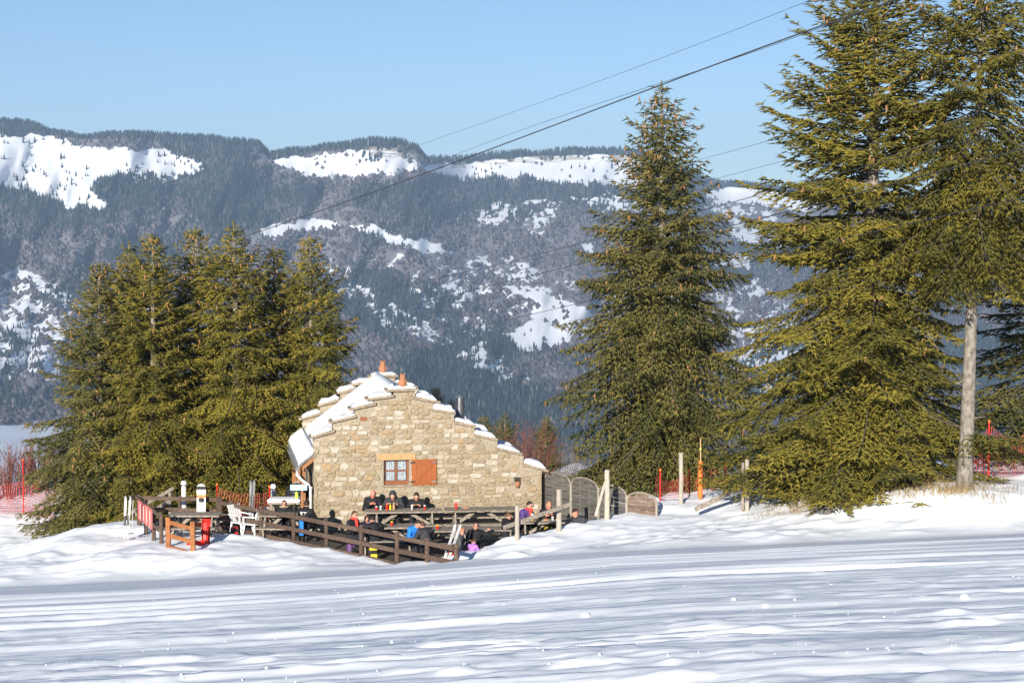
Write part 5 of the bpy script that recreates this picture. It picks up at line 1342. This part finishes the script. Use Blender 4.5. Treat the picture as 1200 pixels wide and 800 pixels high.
    me.polygons.foreach_set('material_index', np.concatenate([FS, np.full(len(fingers.f), 2)]).astype(np.int32)); me.polygons.foreach_set('use_smooth', np.ones(len(allF), bool)); me.update()
    htop = HR(0, 0, .12)[2] + .012; ztop = float(at(px, top, D)[2]); sc = (ztop - TF) / htop
    rz = math.pi + math.radians(face); t = thing('person', label, 'person', (x, D, TF), rz, 'people on the terrace'); t.scale = (max(sc, .9 if sc > .8 else sc),) * 2 + (sc,)
    link('body', me, None, t)
    def sub(prims, name, m, carve=None, h=.013):
        v, f, _ = nets(prims, h, .015, carve); o = link(name, raw_mesh(name, v, f), m, t, True); return o
    if hair and not hood:
        Ri = np.linalg.inv(RH); hp = [('e', HR(0, -.012, .012), (.086, .104, .120), Ri, 0)]
        if long_hair: hp += [('c', HR(0, -.07, .0), HR(0, -.08, -.14), .075, .055, 0), ('c', HR(.06, -.03, 0), HR(.07, -.03, -.13), .03, .03, 0), ('c', HR(-.06, -.03, 0), HR(-.07, -.03, -.13), .03, .03, 0)]
        def carve(X, Y, Z):
            L = (np.stack([X, Y, Z], -1) - hd) @ Ri.T
            return np.minimum(np.maximum(L[..., 1] - .02, -(L[..., 2] - .055)), np.maximum(L[..., 1] - .065, .0 * L[..., 2] - 1)) if False else np.maximum(L[..., 1] * .8 - L[..., 2] * .9 + .005, (-.16 if long_hair else -.05) - L[..., 2])
        sub(hp, 'hair', CL[hair], carve)
    if hood:
        Ri = np.linalg.inv(RH); hp = [('e', HR(0, -.015, .01), (.105, .125, .138), Ri, 0), ('c', HR(0, -.05, -.08), nek + V3(0, -.05, .02), .10, .11, 0)]
        sub(hp, 'hood', CL[jacket], lambda X, Y, Z: ((np.stack([X, Y, Z], -1) - hd) @ Ri.T)[..., 1] - .055)
    if fur: sub([('c', nek + V3(math.cos(a) * .12, math.sin(a) * .10 - .01, .02), nek + V3(math.cos(a + .6) * .12, math.sin(a + .6) * .10 - .01, .02), .035, .035, 0) for a in np.arange(0, 6.2, .6)], 'fur_collar', CL['fur'])
    if scarf: sub([('c', nek + V3(math.cos(a) * .075, math.sin(a) * .075 + .02, .03), nek + V3(math.cos(a + .7) * .075, math.sin(a + .7) * .075 + .02, .03), .035, .035, 0) for a in np.arange(0, 6.2, .7)] + [('c', nek + V3(.0, .10, .0), che + V3(0, .16, -.04), .055, .045, 0)], 'scarf', CL[scarf])
    mb = MB()
    if shades:
        for s in (-1, 1): mb.obox(HR(s * .034, .098, .012), (RH[:, 0], RH[:, 1], RH[:, 2]), (.027, .007, .02)); mb.bar(HR(s * .062, .095, .02), HR(s * .085, .0, .018), .006, .008)
        mb.bar(HR(-.01, .103, .018), HR(.01, .103, .018), .006, .008); mb.build('sunglasses', GL, t, org=(0, 0, 0))
    else:
        for s in (-1, 1): mb.obox(HR(s * .031, .092, .010), (RH[:, 0], RH[:, 1], RH[:, 2]), (.013, .006, .006))
        mb.build('eyes', CL['hair_dark'], t, org=(0, 0, 0))
    MB().obox(HR(0, .096, -.058), (RH[:, 0], RH[:, 1], RH[:, 2]), (.022, .006, .005)).build('mouth', CL['scarf'], t, org=(0, 0, 0))
    if letters:
        for k in range(3): MB().box((-.11 + .0 * k, lean * .75 - .150 - .004 * k, pz + .42 - .035 * k), (.10 - .03 * k, lean * .75 - .130 - .004 * k, pz + .437 - .035 * k)).build('back_print', M['paper'], t, org=(0, 0, 0))
    return t
tb = .53
person(436, 571.5, 51.75, 5, 'bald sunburnt man in black jacket, elbows on the table under the window', lean=.18, pitch=.3, hands=((.08, .42, .88), (-.06, .42, .88)), hair=None, skin=SKIN_R)
person(462, 573.5, 51.75, -5, 'person bent over with black hood up at the table under the window', lean=.30, pitch=.7, hood=True, hands=((.16, .45, .86), (-.14, .45, .86)), jacket='charcoal')
person(488, 575, 51.8, 0, 'dark haired man in black jacket looking down at the table below the shutter', lean=.20, pitch=.5, hands=((.12, .42, .87), (-.12, .40, .87)), scarf=None)
person(331, 584.5, 51.15, 10, 'woman with sunglasses and fur collar sitting in front of the snowy counter', lean=.10, hair='hair_brown', long_hair=True, shades=True, fur=True, pitch=.05)
person(355, 586, 49.85, 160, 'dark haired man seen from behind with white print on his black jacket', lean=.12, letters=True, bulk=1.08, pitch=.1)
person(411, 597.5, 48.3, 55, 'woman with sunglasses and a red scarf beside the downpipe end of the gable', lean=.06, hair='hair_brown', shades=True, scarf='scarf', pitch=.05, hands=((.12, .3, .72), (-.12, .3, .72)))
person(427, 603, 49.05, 20, 'child in pale pink jacket half hidden behind the broad black back', jacket='pink', hair='hair_brown', lean=.1)
person(438, 606.5, 47.75, 195, 'broad person in black jacket hunched with back to the fence', lean=.30, bulk=1.22, pitch=.5, hood=False, hair='hair_dark')
person(479, 607.5, 47.6, 45, 'man in bright blue jacket bent over his phone', jacket='blue', lean=.30, pitch=.6, hands=((.06, .42, .72), (-.04, .42, .72)))
person(500, 612, 47.15, 215, 'brown haired person in charcoal jacket with back turned next to the blue jacket', jacket='charcoal', hair='hair_brown', lean=.22, pitch=.35, bulk=1.1)
person(535, 617.5, 46.6, 75, 'man in grey jacket with sunglasses in profile beside the leaning skis', jacket='grey', shades=True, lean=.15, hair='hair_ginger', pitch=.05)
person(557, 610, 46.9, 5, 'man in black jacket with sunglasses and one hand raised', shades=True, lean=.05, pitch=0, hands=((.12, .34, .72), (-.40, .20, 1.06)))
person(552, 632, 46.25, 150, 'small child in lilac jacket in front of the man with the raised hand', jacket='lilac', hair='hair_brown', lean=.18, pitch=.4, bulk=1.05)
person(611, 585.5, 49.95, 50, 'man in deep purple jacket with sunglasses leaning over the beer table', jacket='purple', shades=True, lean=.25, pitch=.2, hands=((.1, .45, .85), (-.1, .45, .85)), scarf='scarf')
person(591, 600, 48.7, 110, 'dark haired person in black clothes at the left end of the beer table', lean=.08, pitch=.3, hair='hair_brown')
person(641, 585, 50.0, 15, 'sunburnt person in olive trousers behind the pale post at the beer table', trouser='olive', hair=None, skin=SKIN_R, jacket='black', lean=.18, pitch=.15, hands=((.15, .42, .86), (-.05, .42, .90)))
person(683, 594.5, 48.85, -50, 'man in charcoal jacket with ginger stubble resting his face on his hand', jacket='charcoal', hair='hair_ginger', skin=SKIN_R, lean=.22, pitch=.35, hands=((.0, .24, .98), (-.12, .40, .75)), bulk=1.12)

# ------------------------------------------------------------------ things on the tables and the floor
def bottle(loc, r, h, m, label, cat='bottle', name='squeeze_bottle'):
    t = thing(name, label, cat, loc, 0, 'small things on the tables')
    MB().lathe(loc, [(r * .9, 0), (r, .01), (r, h * .6), (r * .45, h * .78), (r * .4, h * .82)], 12).build('flask', M[m], t, smooth=False); MB().lathe((loc[0], loc[1], loc[2] + h * .82), [(r * .5, 0), (r * .35, h * .10), (r * .12, h * .18)], 10).build('nozzle', M[m], t)
def glass(loc, r, h, label, fill='beer'):
    t = thing('glass_of_beer' if fill == 'beer' else 'drinking_glass', label, 'glass', loc, 0, 'small things on the tables')
    MB().lathe(loc, [(r * .8, .004), (r * .95, h * .8)], 12).build('drink', M[fill], t); MB().lathe((loc[0], loc[1], loc[2] + h * .805), [(r * .95, 0), (r, h * .14), (r * .6, h * .2)], 12).build('foam', M['paper'], t)
    MB().lathe(loc, [(r * .86, 0), (r * .84, .003)], 12).build('base', M['glass'], t)
T1z = TF + .803; T5z = TF + .763
def tl(px, D, z): return (xat(px, D), D, z)
for px, D, r, h, m, lab in [(452.5, 51.0, .035, .22, 'red', 'red ketchup bottle between the sunburnt man and the hooded person'), (456.5, 51.05, .032, .20, 'yellow', 'yellow mustard bottle beside the ketchup'), (460.5, 51.0, .036, .24, 'lintel', 'cream sauce bottle in front of the hooded person'),
                            (534, 51.2, .036, .22, 'red', 'red ketchup bottle alone on the empty table')]: bottle(tl(px, D, T1z), r, h, m, lab)
for px, D, r, h, f, lab in [(445, 50.95, .035, .14, 'silver', 'clear glass by the sunburnt man'), (482, 51.0, .035, .16, 'silver', 'clear glass by the man below the shutter'), (497, 51.0, .033, .15, 'red', 'glass of red drink at the end of the window table'), (440, 50.9, .035, .13, 'red', 'glass of red drink by the sunburnt man')]: glass(tl(px, D, T1z), r, h, lab, f)
for px, D, r, h, f, lab in [(624, 49.3, .042, .20, 'beer', 'tall beer glass before the man in deep purple'), (630, 49.25, .045, .19, 'beer', 'wide beer glass in the middle of the beer table'), (648, 49.3, .035, .12, 'silver', 'clear glass behind the pale post')]: glass(tl(px, D, T5z), r, h, lab, f)
def plate(loc, label, m='terracotta'):
    t = thing('plate_of_food', label, 'plate', loc, 0, 'small things on the tables'); MB().lathe(loc, [(.06, 0), (.12, .015), (.125, .018)], 16).build('plate', M['paper'], t)
    mb = MB()
    for k in range(4): a_ = k * 1.6; mb.lathe((loc[0] + .04 * math.cos(a_), loc[1] + .04 * math.sin(a_), loc[2] + .019), [(.035, 0), (.04, .03), (.015, .055)], 8)
    mb.build('food', M[m], t)
plate(tl(640, 49.2, T5z), 'plate of food in front of the olive trousers'); plate(tl(546, 51.25, T1z), 'heaped basket plate on the empty table'); plate(tl(655, 49.3, T5z), 'plate at the right end of the beer table', 'lintel')
def carton(loc, label, rz=.3):
    t = thing('paper_cone', label, 'food box', loc, rz, 'small things on the tables'); MB().lathe((0, 0, 0), [(.03, 0), (.045, .09)], 8).build('box', M['red'], t, org=(0, 0, 0))
    mb = MB(); rr = random.Random(3)
    for k in range(9): mb.bar((rr.uniform(-.03, .03), rr.uniform(-.02, .02), .05), (rr.uniform(-.035, .035), rr.uniform(-.035, .035), .125), .010, .010)
    mb.build('chips', M['yellow'], t, org=(0, 0, 0))
carton(tl(458, 48.4, TF + .762), 'red box of chips on the table behind the broad black back'); carton(tl(512, 47.8, TF + .762), 'red box of chips beside the charcoal jacket')
t = thing('folded_paper', 'white folded paper held by the man with ginger stubble', 'paper', tl(676, 48.6, .62)); MB().obox(tl(676, 48.55, .66), ((1, .2, .3), (-.2, 1, 0), (0, .3, 1)), (.10, .004, .07)).build('sheet', M['paper'], t); MB().obox(tl(674, 48.50, .65), ((1, .5, .1), (-.5, 1, 0), (0, .1, 1)), (.08, .004, .06)).build('sheet', M['paper'], t)
def backpack(loc, rz, m, m2, label, s=.78):
    t = thing('backpack', label, 'backpack', loc, rz, 'bags on the terrace floor')
    def bl(c, h, m_, n): MB().box([a - b for a, b in zip(c, h)], [a + b for a, b in zip(c, h)]).build(n, M[m_], t, bevel=min(h) * .6, org=(0, 0, 0), smooth=False)
    bl((0, 0, .24 * s), (.16 * s, .10 * s, .24 * s), m, 'sack'); bl((0, -.13 * s, .18 * s), (.12 * s, .04 * s, .13 * s), m2, 'pocket'); bl((0, -.02 * s, .47 * s), (.14 * s, .09 * s, .05 * s), m2, 'lid')
    for k in (-1, 1): MB().tube([(k * .08 * s, .10 * s, .42 * s), (k * .09 * s, .16 * s, .28 * s), (k * .09 * s, .11 * s, .08 * s)], .015 * s, 5).build('strap', M['black'], t, org=(0, 0, 0))
backpack(tl(436, 46.95, TF), .3, 'black', 'yellow', 'black and yellow backpack on the floor behind the fence'); backpack(tl(410, 47.9, TF), .8, 'purple', 'black', 'dark purple backpack under the woman in the red scarf'); backpack(tl(527, 45.9, TF + .25), -.4, 'red', 'black', 'red and black backpack behind the leaning skis', .6); backpack(tl(272, 50.7, TF), .5, 'black', 'red', 'black backpack with red pocket beside the white chairs', .7)
t = thing('blue_scarf', 'blue cloth hanging over the table end beside the man with the white print', 'scarf', tl(352, 49.5, .1)); c_ = tl(351.5, 49.42, .55)
MB().obox(c_, ((1, 0, 0), (0, 1, 0), (0, 0, 1)), (.06, .02, .25)).build('cloth', CL['blue'], t, bevel=.012); MB().obox((c_[0], c_[1], c_[2] + .265), ((1, 0, 0), (0, 1, 0), (0, 0, 1)), (.03, .015, .02)).build('knot', CL['blue'], t)
t = thing('plain_bench', 'low backless bench under the two men with sunglasses by the skis', 'bench', (xat(548, 46.75), 46.75, TF), .1); 
for k in range(2): MB().box((-.75, -.15 + .155 * k, .40), (.75, -.005 + .155 * k, .44)).build('plank', M['greywood'], t, org=(0, 0, 0))
for xx in (-.6, .6): MB().box((xx - .03, -.13, 0), (xx + .03, .13, .40)).build('leg', M['greywood'], t, org=(0, 0, 0))
# ------------------------------------------------------------------ overhead cables
M['cable'] = plain('steel_cable', (.045, .045, .05), .6, .1)
def cable(label, pts, r):
    """pts: photo pixels with the distance at each"""
    xs = [p[0] for p in pts]; N = 90; X = np.linspace(xs[0], xs[-1], N)
    c = np.polyfit(xs, [p[1] for p in pts], min(3, len(pts) - 1)); Y = np.polyval(c, X)
    k = np.interp(X, [xs[0], xs[-1]], [1 / pts[0][2], 1 / pts[-1][2]])
    P = [tuple(float(v) for v in at(x, y, 1 / q)) for x, y, q in zip(X, Y, k)]
    o = MB().tube(P, r, 6).build('overhead_cable', M['cable']); tag(o, label, 'cable', 'overhead cables crossing the valley')
cable('thick dark cable climbing from the hillside over the house to above the huge spruce', [(-60, 372, 190), (200, 306, 0), (500, 200, 0), (730, 118, 0), (970, 28, 0), (1090, -14, 40)], .019)
cable('thin cable running close above the thick dark cable', [(480, 203, 110), (700, 122, 0), (880, 62, 0), (1060, -6, 41)], .008)
cable('hair thin topmost cable high in the open sky', [(430, 191, 110), (500, 167, 0), (700, 96, 0), (960, -4, 60)], .008)
cable('upper of the three cables in front of the tall broad spruce', [(385, 353, 110), (480, 333, 0), (690, 283, 0), (905, 224, 0), (1220, 146, 38)], .011)
cable('middle of the three cables in front of the tall broad spruce', [(380, 383, 110), (480, 359, 0), (670, 311, 0), (908, 252, 0), (1220, 168, 38)], .013)
cable('lowest of the three cables in front of the tall broad spruce', [(400, 416, 110), (480, 399, 0), (690, 353, 0), (905, 300, 0), (1220, 228, 38)], .011)
cable('faint cable beyond the tall broad spruce, upper of the two', [(790, 195, 90), (908, 163, 0), (1000, 136, 70)], .009)
cable('faint cable beyond the tall broad spruce, lower of the two', [(790, 222, 90), (905, 192, 0), (1000, 166, 70)], .009)
cable('short cable low over the hillside left of the spruce clump', [(-60, 352, 150), (0, 345, 0), (100, 328, 140)], .02)
